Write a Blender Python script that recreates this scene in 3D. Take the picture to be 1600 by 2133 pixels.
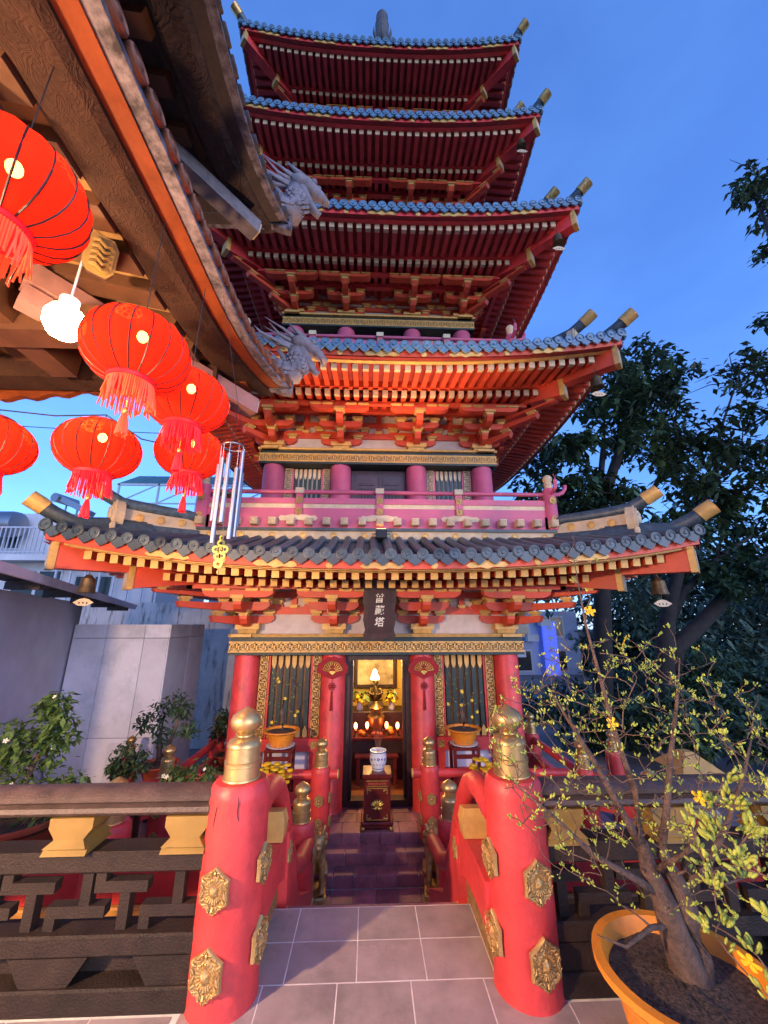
import bpy, math, random
from mathutils import Vector, Matrix
R = math.radians
rnd = random.Random(11)
S = bpy.context.scene
COL = S.collection
for o_ in list(bpy.data.objects): bpy.data.objects.remove(o_)

# ------------------------------------------------------------ camera, sky, light, exposure
cam = bpy.data.cameras.new('camera'); camo = bpy.data.objects.new('camera', cam); COL.objects.link(camo)
cam.sensor_fit = 'HORIZONTAL'; cam.sensor_width = 36.0; cam.lens = 36.0*805/1600
cam.clip_start = 0.02; cam.clip_end = 500
camo.location = (0, 0, 1.6); camo.rotation_euler = (R(90+16.2), R(0), R(-2.2))
S.camera = camo
SUN_EL, SUN_ROT = 15.0, 150.0
world = bpy.data.worlds.new('World'); S.world = world; world.use_nodes = True
wn = world.node_tree; bg = wn.nodes['Background']
sky = wn.nodes.new('ShaderNodeTexSky'); sky.sky_type = 'NISHITA'; sky.sun_disc = False
sky.sun_elevation = R(SUN_EL); sky.sun_rotation = R(SUN_ROT)
sky.air_density = 1.0; sky.dust_density = 0.0; sky.ozone_density = 8.0
tint = wn.nodes.new('ShaderNodeMix'); tint.data_type = 'RGBA'; tint.blend_type = 'MULTIPLY'
tint.inputs[0].default_value = 1.0; tint.inputs[7].default_value = (0.72, 0.80, 1.14, 1)
gm = wn.nodes.new('ShaderNodeGamma'); gm.inputs[1].default_value = 0.74
wn.links.new(sky.outputs[0], gm.inputs[0]); wn.links.new(gm.outputs[0], tint.inputs[6]); 
wtc = wn.nodes.new('ShaderNodeTexCoord'); wmp = wn.nodes.new('ShaderNodeMapping'); wmp.inputs['Scale'].default_value = (1.6, 1.6, 3.4); wno = wn.nodes.new('ShaderNodeTexNoise'); wno.inputs['Scale'].default_value = 1.7; wno.inputs['Detail'].default_value = 7; wno.inputs['Roughness'].default_value = .55
wn.links.new(wtc.outputs['Generated'], wmp.inputs[0]); wn.links.new(wmp.outputs[0], wno.inputs['Vector'])
wrp = wn.nodes.new('ShaderNodeValToRGB'); wrp.color_ramp.elements[0].position = .40; wrp.color_ramp.elements[1].position = .75; wrp.color_ramp.elements[0].color = (.95, .95, .96, 1); wrp.color_ramp.elements[1].color = (1.22, 1.17, 1.08, 1)
wn.links.new(wno.outputs['Fac'], wrp.inputs[0]); wcl = wn.nodes.new('ShaderNodeMix'); wcl.data_type = 'RGBA'; wcl.blend_type = 'MULTIPLY'; wcl.inputs[0].default_value = 1
wn.links.new(tint.outputs[2], wcl.inputs[6]); wn.links.new(wrp.outputs[0], wcl.inputs[7]); wn.links.new(wcl.outputs[2], bg.inputs[0])
bg.inputs[1].default_value = 0.12
sl = bpy.data.lights.new('sun', 'SUN'); sl.energy = 0.38; sl.angle = R(40); sl.color = (0.95, 0.88, 0.95)
so = bpy.data.objects.new('sun', sl); COL.objects.link(so)
so.rotation_euler = (R(90-SUN_EL), 0, R(180-SUN_ROT))
S.view_settings.view_transform = 'Standard'; S.view_settings.look = 'None'
S.view_settings.exposure = 2.15; S.view_settings.gamma = 1.0

# ------------------------------------------------------------ helpers
WM = {}
def put(o, M, parent=None):
    o.matrix_basis = M; WM[o.name] = M
    if parent is not None:
        o.parent = parent; o.matrix_parent_inverse = WM[parent.name].inverted()
    return o
def tag(o, label=None, cat=None, group=None, kind=None):
    if label: o['label'] = label
    if cat: o['category'] = cat
    if group: o['group'] = group
    if kind: o['kind'] = kind
    return o
def empty(name, loc, label=None, cat=None, group=None):
    o = bpy.data.objects.new(name, None); COL.objects.link(o); o.empty_display_size = 0.1
    put(o, Matrix.Translation(Vector(loc))); tag(o, label, cat, group); return o
def inst(src, M, parent=None):
    o = src.copy(); COL.objects.link(o); o.parent = None
    o.matrix_parent_inverse = Matrix.Identity(4)
    return put(o, M, parent)
def copy_tree(o, M, parent=None, Mold=None):
    """copy a thing with parts and sub-parts to a new world matrix"""
    base = WM[o.name] if Mold is None else Mold
    c = o.copy(); COL.objects.link(c); c.parent = None; c.matrix_parent_inverse = Matrix.Identity(4)
    D = M @ base.inverted()
    put(c, D @ WM[o.name], parent)
    for ch in [x for x in bpy.data.objects if x.parent == o]:
        copy_tree(ch, M, c, base)
    return c
def T(x, y=None, z=None):
    return Matrix.Translation(Vector(x) if y is None else Vector((x, y, z)))
def RZ(a): return Matrix.Rotation(a, 4, 'Z')
def RX(a): return Matrix.Rotation(a, 4, 'X')
def RY(a): return Matrix.Rotation(a, 4, 'Y')
def frame(z, up=(0, 0, 1)):
    z = Vector(z).normalized(); u = Vector(up)
    x = u.cross(z)
    if x.length < 1e-4: x = Vector((1, 0, 0)).cross(z)
    x.normalize(); y = z.cross(x)
    return x, y, z
class MB:
    def __init__(s): s.V = []; s.F = []; s.I = []; s.m = 0; s.X = None
    def v(s, p):
        p = Vector(p)
        if s.X is not None: p = s.X @ p
        s.V.append(p); return len(s.V)-1
    def f(s, *i): s.F.append(i); s.I.append(s.m)
    def quad(s, a, b, c, d): s.f(*[s.v(p) for p in (a, b, c, d)])
    def hexa(s, p):   # 8 points, bottom 4 ccw then top 4
        i = [s.v(q) for q in p]
        for q in ((3,2,1,0),(4,5,6,7),(0,1,5,4),(1,2,6,5),(2,3,7,6),(3,0,4,7)): s.f(*[i[k] for k in q])
    def box(s, x0, x1, y0, y1, z0, z1):
        s.hexa([(x0,y0,z0),(x1,y0,z0),(x1,y1,z0),(x0,y1,z0),(x0,y0,z1),(x1,y0,z1),(x1,y1,z1),(x0,y1,z1)])
    def cbox(s, x, y, z, sx, sy, sz): s.box(x-sx/2,x+sx/2,y-sy/2,y+sy/2,z-sz/2,z+sz/2)
    def bbox(s, x0, x1, y0, y1, z0, z1, b=0.01):   # box with chamfered vertical and top edges
        ring = lambda z, d: [s.v(p) for p in ((x0+d+b,y0+d,z),(x1-d-b,y0+d,z),(x1-d,y0+d+b,z),(x1-d,y1-d-b,z),(x1-d-b,y1-d,z),(x0+d+b,y1-d,z),(x0+d,y1-d-b,z),(x0+d,y0+d+b,z))]
        rs = [ring(z0, b), ring(z0+b, 0), ring(z1-b, 0), ring(z1, b)]
        for a, c in zip(rs, rs[1:]):
            for k in range(8): s.f(a[k], a[(k+1) % 8], c[(k+1) % 8], c[k])
        s.f(*rs[-1]); s.f(*rs[0][::-1])
    def taper(s, x, y, z0, z1, w0, d0, w1, d1):
        s.hexa([(x-w0/2,y-d0/2,z0),(x+w0/2,y-d0/2,z0),(x+w0/2,y+d0/2,z0),(x-w0/2,y+d0/2,z0),
                (x-w1/2,y-d1/2,z1),(x+w1/2,y-d1/2,z1),(x+w1/2,y+d1/2,z1),(x-w1/2,y+d1/2,z1)])
    def beam(s, p, q, w, h, up=(0, 0, 1)):
        p = Vector(p); q = Vector(q); x, y, z = frame(q-p, up)
        c = [(-w/2,-h/2),(w/2,-h/2),(w/2,h/2),(-w/2,h/2)]
        s.hexa([p+x*a+y*b for a, b in c]+[q+x*a+y*b for a, b in c])
    def tube(s, pts, rad, n=8, cap=True, sq=1.0, up=(0,0,1)):
        pts = [Vector(p) for p in pts]; rings = []
        if not hasattr(rad, '__len__'): rad = [rad]*len(pts)
        for k, p in enumerate(pts):
            d = pts[min(k+1, len(pts)-1)]-pts[max(k-1, 0)]
            x, y, z = frame(d, up)
            rings.append([s.v(p+(x*math.cos(a)*sq+y*math.sin(a))*rad[k]) for a in [2*math.pi*j/n for j in range(n)]])
        for a, b in zip(rings, rings[1:]):
            for j in range(n): s.f(a[j], a[(j+1) % n], b[(j+1) % n], b[j])
        if cap: s.f(*rings[0][::-1]); s.f(*rings[-1])
    def lathe(s, prof, n=24, c=(0,0,0), cap=True):
        rings = [[s.v((c[0]+r*math.cos(2*math.pi*j/n), c[1]+r*math.sin(2*math.pi*j/n), c[2]+z)) for j in range(n)] for r, z in prof]
        for a, b in zip(rings, rings[1:]):
            for j in range(n): s.f(a[j], a[(j+1) % n], b[(j+1) % n], b[j])
        if cap: s.f(*rings[0][::-1]); s.f(*rings[-1])
    def prism(s, poly, M, t):   # poly in local xy, extruded 0..t along local z
        a = [s.v(M @ Vector((x, y, 0))) for x, y in poly]; b = [s.v(M @ Vector((x, y, t))) for x, y in poly]
        n = len(poly)
        s.f(*a[::-1]); s.f(*b)
        for k in range(n): s.f(a[k], a[(k+1) % n], b[(k+1) % n], b[k])
    def ell(s, c, r, n=10, m=6, M=None):
        c = Vector(c); rings = []
        for i in range(1, m):
            t = math.pi*i/m
            rings.append([s.v(c+((M @ Vector((r[0]*math.sin(t)*math.cos(a), r[1]*math.sin(t)*math.sin(a), r[2]*math.cos(t)))) if M else
                Vector((r[0]*math.sin(t)*math.cos(a), r[1]*math.sin(t)*math.sin(a), r[2]*math.cos(t))))) for a in [2*math.pi*j/n for j in range(n)]])
        e = Vector((0, 0, r[2])); e = M @ e if M else e
        top = s.v(c+e); bot = s.v(c-e)
        for j in range(n):
            s.f(top, rings[0][j], rings[0][(j+1) % n]); s.f(bot, rings[-1][(j+1) % n], rings[-1][j])
        for a, b in zip(rings, rings[1:]):
            for j in range(n): s.f(a[j], b[j], b[(j+1) % n], a[(j+1) % n])
    def mesh(s, name, mats, smooth=False):
        me = bpy.data.meshes.new(name); me.from_pydata([tuple(p) for p in s.V], [], s.F)
        if not isinstance(mats, (list, tuple)): mats = [mats]
        for m in mats: me.materials.append(m)
        if len(mats) > 1: me.polygons.foreach_set('material_index', s.I)
        if smooth is True: me.polygons.foreach_set('use_smooth', [True]*len(s.F))
        me.update()
        if smooth == 'auto':
            me.polygons.foreach_set('use_smooth', [True]*len(s.F)); me.set_sharp_from_angle(angle=R(38))
        return me
    def build(s, name, mats, parent=None, smooth=False, M=None):
        o = bpy.data.objects.new(name, s.mesh(name, mats, smooth)); COL.objects.link(o)
        return put(o, M or Matrix.Identity(4), parent)

def mat(name, col, rough=0.55, metal=0.0, var=0.12, scale=6.0, bump=0.0, bscale=40.0, spec=0.5, coat=0.0, col2=None, rand=0.10, grime=0.0, gscale=2.0):
    m = bpy.data.materials.new(name); m.use_nodes = True; nt = m.node_tree; b = nt.nodes['Principled BSDF']
    b.inputs['Roughness'].default_value = rough; b.inputs['Metallic'].default_value = metal
    b.inputs['Specular IOR Level'].default_value = spec
    if coat: b.inputs['Coat Weight'].default_value = coat; b.inputs['Coat Roughness'].default_value = 0.25
    tc = nt.nodes.new('ShaderNodeTexCoord')
    no = nt.nodes.new('ShaderNodeTexNoise'); no.inputs['Scale'].default_value = scale; no.inputs['Detail'].default_value = 6; no.inputs['Roughness'].default_value = 0.65
    nt.links.new(tc.outputs['Object'], no.inputs['Vector'])
    rp = nt.nodes.new('ShaderNodeValToRGB'); rp.color_ramp.elements[0].position = 0.32; rp.color_ramp.elements[1].position = 0.68
    c1 = [max(0, c*(1-var*1.6)) for c in col]; c2 = col2 or [min(1, c*(1+var)) for c in col]
    rp.color_ramp.elements[0].color = (*c1, 1); rp.color_ramp.elements[1].color = (*c2, 1)
    nt.links.new(no.outputs['Fac'], rp.inputs['Fac']); cur = rp.outputs['Color']
    if rand:      # piece to piece variation
        oi = nt.nodes.new('ShaderNodeObjectInfo'); mr = nt.nodes.new('ShaderNodeMapRange'); mr.inputs[3].default_value = 1-rand*1.3; mr.inputs[4].default_value = 1+rand
        nt.links.new(oi.outputs['Random'], mr.inputs[0]); mm = nt.nodes.new('ShaderNodeVectorMath'); mm.operation = 'SCALE'
        nt.links.new(cur, mm.inputs[0]); nt.links.new(mr.outputs[0], mm.inputs['Scale']); cur = mm.outputs[0]
    if grime:     # blotchy dirt and scuffs
        g1 = nt.nodes.new('ShaderNodeTexNoise'); g1.inputs['Scale'].default_value = gscale; g1.inputs['Detail'].default_value = 10; g1.inputs['Roughness'].default_value = 0.72
        nt.links.new(tc.outputs['Object'], g1.inputs['Vector']); gr = nt.nodes.new('ShaderNodeValToRGB'); gr.color_ramp.elements[0].position = 0.50; gr.color_ramp.elements[1].position = 0.66
        gr.color_ramp.elements[0].color = (0, 0, 0, 1); gr.color_ramp.elements[1].color = (grime, grime, grime, 1)
        nt.links.new(g1.outputs['Fac'], gr.inputs[0]); gx = nt.nodes.new('ShaderNodeMix'); gx.data_type = 'RGBA'
        nt.links.new(gr.outputs[0], gx.inputs[0]); nt.links.new(cur, gx.inputs[6]); gx.inputs[7].default_value = (col[0]*.35, col[1]*.38+.01, col[2]*.40+.01, 1); cur = gx.outputs[2]
    nt.links.new(cur, b.inputs['Base Color'])
    rr = nt.nodes.new('ShaderNodeMapRange'); rr.inputs[3].default_value = max(0.05, rough-0.1); rr.inputs[4].default_value = min(1, rough+0.12)
    nt.links.new(no.outputs['Fac'], rr.inputs[0]); nt.links.new(rr.outputs[0], b.inputs['Roughness'])
    if bump:
        n2 = nt.nodes.new('ShaderNodeTexNoise'); n2.inputs['Scale'].default_value = bscale; n2.inputs['Detail'].default_value = 5
        nt.links.new(tc.outputs['Object'], n2.inputs['Vector'])
        bp = nt.nodes.new('ShaderNodeBump'); bp.inputs['Strength'].default_value = bump; bp.inputs['Distance'].default_value = 0.02
        nt.links.new(n2.outputs['Fac'], bp.inputs['Height']); nt.links.new(bp.outputs['Normal'], b.inputs['Normal'])
    return m
def emit(name, col, strength):
    m = bpy.data.materials.new(name); m.use_nodes = True; b = m.node_tree.nodes['Principled BSDF']
    b.inputs['Base Color'].default_value = (*col, 1); b.inputs['Emission Color'].default_value = (*col, 1); b.inputs['Emission Strength'].default_value = strength
    return m
M_ = {}
M_['red'] = mat('red_paint', (0.62, 0.072, 0.028), 0.5, var=0.14, scale=3, bump=0.08, bscale=60)
M_['post'] = mat('post_red_paint', (0.63, 0.048, 0.046), 0.46, var=0.16, scale=3.5, bump=0.16, bscale=28, grime=0.45, gscale=4.0, rand=.05)
M_['rose'] = mat('skylit_rose_paint', (0.50, 0.095, 0.17), 0.5, var=0.10, scale=3, bump=0.05, bscale=60)  # rosy red paint, pinked further to stand in for bluish skylight
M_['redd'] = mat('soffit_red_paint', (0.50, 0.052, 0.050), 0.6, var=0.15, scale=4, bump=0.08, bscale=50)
M_['gold'] = mat('ochre_gold_paint', (0.62, 0.36, 0.10), 0.5, metal=0.15, var=0.15, scale=9, bump=0.1, bscale=80)
M_['cream'] = mat('cream_trim_paint', (0.56, 0.42, 0.26), 0.55, var=0.12, scale=8, bump=0.06)
M_['brass'] = mat('brass_finial', (0.58, 0.38, 0.15), 0.36, metal=0.75, var=0.16, scale=7, bump=0.06, bscale=90)
M_['medal'] = mat('antique_gold_relief', (0.52, 0.33, 0.12), 0.40, metal=0.6, var=0.3, scale=22, bump=0.12, bscale=120)
M_['tile'] = mat('blue_grey_glazed_tile', (0.060, 0.085, 0.105), 0.42, var=0.3, scale=14, bump=0.12, bscale=60, rand=.28, grime=.4, gscale=6)
M_['tilesky'] = mat('sky_tinted_tile_end', (0.10, 0.20, 0.30), 0.4, var=0.2, scale=14)  # tile turned blue to stand in for sky reflected in the glaze
M_['green'] = mat('dark_green_lacquer', (0.016, 0.035, 0.030), 0.5, var=0.2, scale=6)
M_['plaster'] = mat('pale_plaster', (0.60, 0.50, 0.44), 0.8, var=0.10, scale=5, bump=0.15, bscale=30)
M_['brown'] = mat('dark_brown_cement_paint', (0.028, 0.0165, 0.0115), 0.62, var=0.25, scale=9, spec=0.3, bump=0.35, bscale=110)
M_['brownrail'] = mat('toplit_brown_handrail', (0.085, 0.052, 0.040), 0.5, var=0.25, scale=9, bump=0.3, bscale=110)  # coppery brown, lightened to paint in the light on the rail top
M_['wood'] = mat('dark_wood', (0.045, 0.018, 0.014), 0.45, var=0.3, scale=8, bump=0.1)
M_['maroon'] = mat('maroon_lacquer', (0.13, 0.014, 0.012), 0.3, var=0.2, scale=8, coat=0.3)
M_['stone'] = mat('grey_carved_stone', (0.23, 0.19, 0.20), 0.7, var=0.25, scale=8, bump=0.3, bscale=60)
M_['clay'] = mat('terracotta_pot', (0.42, 0.075, 0.03), 0.6, var=0.15, scale=6, bump=0.1)
M_['orange'] = mat('orange_plastic_pot', (0.80, 0.27, 0.022), 0.45, var=0.12, scale=4, bump=0.08, grime=0.55, gscale=5.0)
M_['soil'] = mat('coir_soil', (0.075, 0.045, 0.032), 0.95, var=0.6, scale=70, bump=0.9, bscale=140, col2=(0.17, 0.11, 0.08))
M_['bark'] = mat('brown_bark', (0.13, 0.078, 0.055), 0.85, var=0.35, scale=18, bump=0.6, bscale=70)
M_['barkd'] = mat('dark_bark', (0.020, 0.016, 0.014), 0.9, var=0.4, scale=5, bump=0.6, bscale=14)
M_['white'] = mat('pale_lavender_wall', (0.70, 0.69, 0.80), 0.8, var=0.10, scale=1.4, bump=0.1, bscale=25, grime=.4, gscale=1.3)
M_['tilefloor'] = mat('grey_mauve_floor_tile', (0.36, 0.28, 0.275), 0.5, var=0.14, scale=5, bump=0.06, bscale=50, grime=0.5, gscale=3.0, rand=.08)
M_['grout'] = mat('pale_grout', (0.74, 0.68, 0.64), 0.85, var=0.15, scale=12)
M_['step'] = mat('plum_step_tile', (0.36, 0.14, 0.165), 0.5, var=0.22, scale=7, bump=0.12, bscale=40, grime=.6, gscale=4, rand=.2)
M_['steel'] = mat('aluminium_tube', (0.42, 0.39, 0.40), 0.42, metal=1.0, var=0.05)
M_['black'] = mat('black_metal', (0.012, 0.012, 0.014), 0.5, var=0.2)
M_['porcelain'] = mat('white_porcelain', (0.72, 0.74, 0.78), 0.2, var=0.03)
M_['cobalt'] = mat('cobalt_glaze', (0.03, 0.06, 0.28), 0.25, var=0.2)
M_['bronze'] = mat('bronze_bell', (0.13, 0.085, 0.04), 0.5, metal=0.7, var=0.3, scale=20)
M_['orn'] = mat('gilt_ornament', (0.75, 0.55, 0.12), 0.3, metal=0.7, var=0.2, scale=40)
M_['velvet'] = mat('crimson_felt', (0.26, 0.002, 0.006), 0.75, var=0.15, scale=20)
M_['yellow'] = mat('yellow_petal', (0.85, 0.55, 0.015), 0.55, var=0.12, scale=30)
M_['bud'] = mat('green_bud', (0.30, 0.40, 0.045), 0.5, var=0.25, scale=25, col2=(0.48, 0.52, 0.07))
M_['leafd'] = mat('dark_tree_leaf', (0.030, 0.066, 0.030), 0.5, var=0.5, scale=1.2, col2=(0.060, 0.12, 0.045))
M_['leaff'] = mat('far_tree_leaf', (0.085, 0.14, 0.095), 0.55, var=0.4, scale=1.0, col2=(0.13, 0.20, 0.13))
M_['leaf'] = mat('shrub_leaf', (0.050, 0.10, 0.022), 0.45, var=0.4, scale=9, col2=(0.12, 0.20, 0.045))
M_['petalw'] = mat('white_petal', (0.75, 0.68, 0.55), 0.6)
def medallion_mesh():
    """six-lobed flower plate in relief, facing -y, unit radius"""
    b = MB(); n = 36
    def out(k):
        t = 6*k/n; return 1.0-.13*abs(math.sin(math.pi*t))+.05*abs(math.cos(math.pi*t))**8
    ring = lambda q, y: [b.v((q*out(k)*math.cos(2*math.pi*k/n+math.pi/2), y, q*out(k)*1.14*math.sin(2*math.pi*k/n+math.pi/2))) for k in range(n)]
    rs = [ring(1, .34), ring(1, 0), ring(.93, -.10), ring(.86, -.08), ring(.80, .02), ring(.62, .03), ring(.56, -.05), ring(.40, -.08), ring(.36, .0), ring(.30, .0), ring(.27, -.14), ring(.20, -.24), ring(.10, -.36), ring(.04, -.42)]
    for a, c in zip(rs, rs[1:]):
        for k in range(n): b.f(a[k], c[k], c[(k+1) % n], a[(k+1) % n])
    b.f(*rs[-1])
    for k in range(20):     # ray petals
        a = 2*math.pi*k/20
        b.tube([(.30*math.cos(a), -.03, .34*math.sin(a)), (.50*math.cos(a), -.15, .57*math.sin(a)), (.57*math.cos(a), -.07, .65*math.sin(a))], [.028, .048, .03], 5)
    for k in range(6):      # lobes with curled leaves
        a = 2*math.pi*(k+.5)/6+math.pi/2
        for da in (-1, 1):
            pt = lambda r_, t, y: (r_*math.cos(a+da*t), y, r_*1.14*math.sin(a+da*t))
            b.tube([pt(.64,.02,-.02), pt(.72,.20,-.14), pt(.84,.33,-.16), pt(.88,.18,-.12), pt(.80,.12,-.10)], [.045,.055,.05,.035,.02], 6)
        b.ell((.80*math.cos(a), -.06, .91*math.sin(a)), (.05,.07,.05), 7, 4)
        a2 = 2*math.pi*k/6+math.pi/2
        b.tube([(.66*math.cos(a2), -.02, .75*math.sin(a2)), (.80*math.cos(a2), -.16, .91*math.sin(a2)), (.97*math.cos(a2), -.08, 1.10*math.sin(a2))], [.06,.075,.03], 6)
    return b.mesh('medallion', M_['medal'], 'auto')
MED = medallion_mesh()
def medallion(p, r, ang, parent, name='medallion', tilt=0.0):
    """ang: world yaw; ang=0 faces -y"""
    o = bpy.data.objects.new(name, MED); COL.objects.link(o)
    return put(o, T(p) @ RZ(ang) @ Matrix.Diagonal((r, r*0.55, r, 1)), parent)
def finial_prof(r, h):
    p = [(0.92,0),(0.95,.015),(0.93,.035),(0.89,.04),(0.87,.19),(0.91,.20),(0.90,.225),(0.91,.25),(0.86,.26),(0.82,.44),(0.87,.45),(0.86,.48),(0.83,.495),(0.78,.525),(0.56,.56),(0.45,.58),(0.44,.60),(0.52,.61),(0.44,.625),(0.56,.655),(0.72,.70),(0.80,.755),(0.79,.81),(0.70,.87),(0.50,.92),(0.27,.955),(0.11,.985),(0.02,1.0)]
    return [(a*r, b*h) for a, b in p]
def post(x, y, z0, hr, r, hf, rf, parent, meds=(), name='post', mm=None):
    b = MB(); b.lathe([(r*1.02,0),(r,.02),(r*.97,hr*.5),(r*.94,hr-.07),(r*.91,hr-.03),(r*.80,hr-.005),(r*.5,hr)], 32)
    p = b.build(name, mm or M_['post'], parent, 'auto', T(x, y, z0))
    f = MB(); f.lathe(finial_prof(rf, hf), 32)
    f.build('finial', M_['brass'], p, 'auto', T(x, y, z0+hr-.004))
    for z, a, rm in meds:
        rr = r*(1.0-.07*z/hr)+.012
        medallion((x+math.sin(a)*rr, y-math.cos(a)*rr, z0+z), rm, a, p)
    return p
def fret(b, L, h, y0, y1, M, wline=.13):
    """raised key-fret along local x, height h in local z, as boxes"""
    n = max(1, round(L/(h*1.05))); w = L/n; t = h*wline
    old = b.X; b.X = M if old is None else old @ M
    b.box(0, L, y0, y1, 0, t*.7); b.box(0, L, y0, y1, h-t*.7, h)
    for k in range(n):
        x = k*w
        def seg(ax, az, bx, bz):
            b.box(x+min(ax, bx)*w-t/2, x+max(ax, bx)*w+t/2, y0, y1, min(az, bz)*h-t/2, max(az, bz)*h+t/2)
        seg(.12,.06,.12,.76); seg(.12+.001,.76,.62,.76); seg(.62,.50,.62,.70); seg(.36,.50,.56,.50)
        seg(.36,.27,.36,.44); seg(.42,.27,.88,.27); seg(.88,.33,.88,.94)
    b.X = old
def leaf_mass(b, pts, size, n_each, spread, r_=None, flat=0.55, drop=0.25):
    r_ = r_ or rnd
    for c in pts:
        sp = c[3] if len(c) > 3 else spread
        for _ in range(int(n_each*(c[4] if len(c) > 4 else 1))):
            while True:
                d = Vector((r_.uniform(-1,1), r_.uniform(-1,1), r_.uniform(-1,1)))
                if d.length <= 1: break
            p = Vector(c[:3])+Vector((d.x*sp, d.y*sp, d.z*sp*flat*1.3))
            a = r_.uniform(0, 6.283); e = r_.uniform(-0.9, 0.4)
            u = Vector((math.cos(a)*math.cos(e), math.sin(a)*math.cos(e), math.sin(e)))
            w = Vector((-math.sin(a), math.cos(a), r_.uniform(-.5, .5)))
            l = size*r_.uniform(.6, 1.25); ww = l*.24
            nrm = u.cross(w).normalized()*l*.08
            i = [b.v(p), b.v(p+u*l*.5+w*ww-nrm), b.v(p+u*l-Vector((0,0,l*drop))), b.v(p+u*l*.5-w*ww-nrm)]
            b.f(i[0], i[1], i[2]); b.f(i[0], i[2], i[3])
# ------------------------------------------------------------ ground
g = MB(); g.box(-60, 60, 2.9, 90, -1.6, -1.36)
tag(g.build('ground', mat('court_paving', (0.20, 0.16, 0.15), 0.8, var=0.25, scale=1.5, bump=0.2, bscale=20)), kind='structure')

# ------------------------------------------------------------ pagoda
CX, CY = 0.155, 8.5
SM = [T(CX, CY, 0) @ RZ(k*math.pi/2) for k in range(4)]
w_ = [2.03, 1.90, 1.74, 1.58, 1.42]
W_ = [3.98, 3.72, 3.56, 3.30, 3.17]
zm_ = [2.36, 5.52, 8.52, 11.39, 14.02]
zc_ = [2.70, 5.86, 8.86, 11.78, 14.46]
b_ = [None, 2.74, 2.50, 2.30, 2.10]
zf_ = [-0.92, 3.00, 6.16, 9.14, 12.02]
zb_ = [1.46, 4.66, 7.78, 10.66, 13.30]
rin_ = [2.74, 2.50, 2.30, 2.10, 0.25]
zin_ = [2.80, 5.96, 8.94, 11.82, 17.0]
pag = empty('pagoda', (CX, CY, -1.36), 'tall red five-storey pagoda with blue-grey tiled upturned roofs', 'pagoda')
def ez(i, a): return zm_[i]+(zc_[i]-zm_[i])*(min(1.05, abs(a)/W_[i]))**2.4
def ztop(i, a, d):
    t = (W_[i]-d)/(W_[i]-rin_[i]); t = max(0, min(1, t)); s = abs(a)/max(d, 1e-3)*W_[i]
    p = t*(.78+.22*t); return ez(i, s)*(1-p)+zin_[i]*p
def under(i, a, d):
    l = (ez(i, a)-zm_[i])*max(0, (d-w_[i])/(W_[i]-w_[i]))
    return zm_[i]-.165+l+.176*(W_[i]-d)
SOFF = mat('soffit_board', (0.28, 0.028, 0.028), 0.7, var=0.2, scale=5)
raf_count = 0
def strip(b, i, n, d0, d1, fz0, fz1, alim):
    """curved board running along the eave between d0 and d1, z from fz0(a) to fz1(a)"""
    As = [-alim+2*alim*k/n for k in range(n+1)]
    rows = []
    for a in As:
        rows.append([b.v((a, -d0, fz0(a))), b.v((a, -d1, fz0(a))), b.v((a, -d1, fz1(a))), b.v((a, -d0, fz1(a)))])
    for p, q in zip(rows, rows[1:]):
        for j in range(4): b.f(p[j], p[(j+1) % 4], q[(j+1) % 4], q[j])
    b.f(*rows[0][::-1]); b.f(*rows[-1])
def raf_proto(L, s, name, red):
    b = MB(); b.box(-s/2, s/2, .004, L, -s*.56, s*.56); b.m = 1; b.box(-s*.54, s*.54, -.014, .003, -s*.6, s*.6)
    b.box(-s*.54, s*.54, .004, .07, -s*.6, -s*.562)
    return b.mesh(name, [red, M_['gold'] if i == 0 else M_['cream']])
def tile_profile(b, i, a, dark=0):
    r = .060; dmax = max(abs(a)+.05, rin_[i]); n = 4
    ds = [W_[i]+.02+(dmax-W_[i]-.02)*k/n for k in range(n+1)]
    pts = [(a, -d, ztop(i, a, min(d, W_[i]))+.035) for d in ds]
    b.tube(pts, r, 7)
    c = pts[0]; x = 10
    prev = None
    for rr, dy in ((.070, .02), (.070, -.012), (.054, -.016), (.050, -.004), (.022, -.004), (.016, -.018)):
        ring = [b.v((c[0]+rr*math.cos(2*math.pi*j/x), c[1]+dy, c[2]+rr*math.sin(2*math.pi*j/x))) for j in range(x)]
        if prev:
            for j in range(x): b.f(prev[j], prev[(j+1) % x], ring[(j+1) % x], ring[j])
        prev = ring
    b.f(*prev)
def drip_poly(p): return [(-p*.46,.035),(-p*.46,-.02),(-p*.36,-.058),(-p*.18,-.078),(0,-.105),(p*.18,-.078),(p*.36,-.058),(p*.46,-.02),(p*.46,.035)]
XZ = Matrix(((1,0,0,0),(0,0,-1,0),(0,1,0,0),(0,0,0,1)))   # local xy -> xz, extrude towards -y
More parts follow.
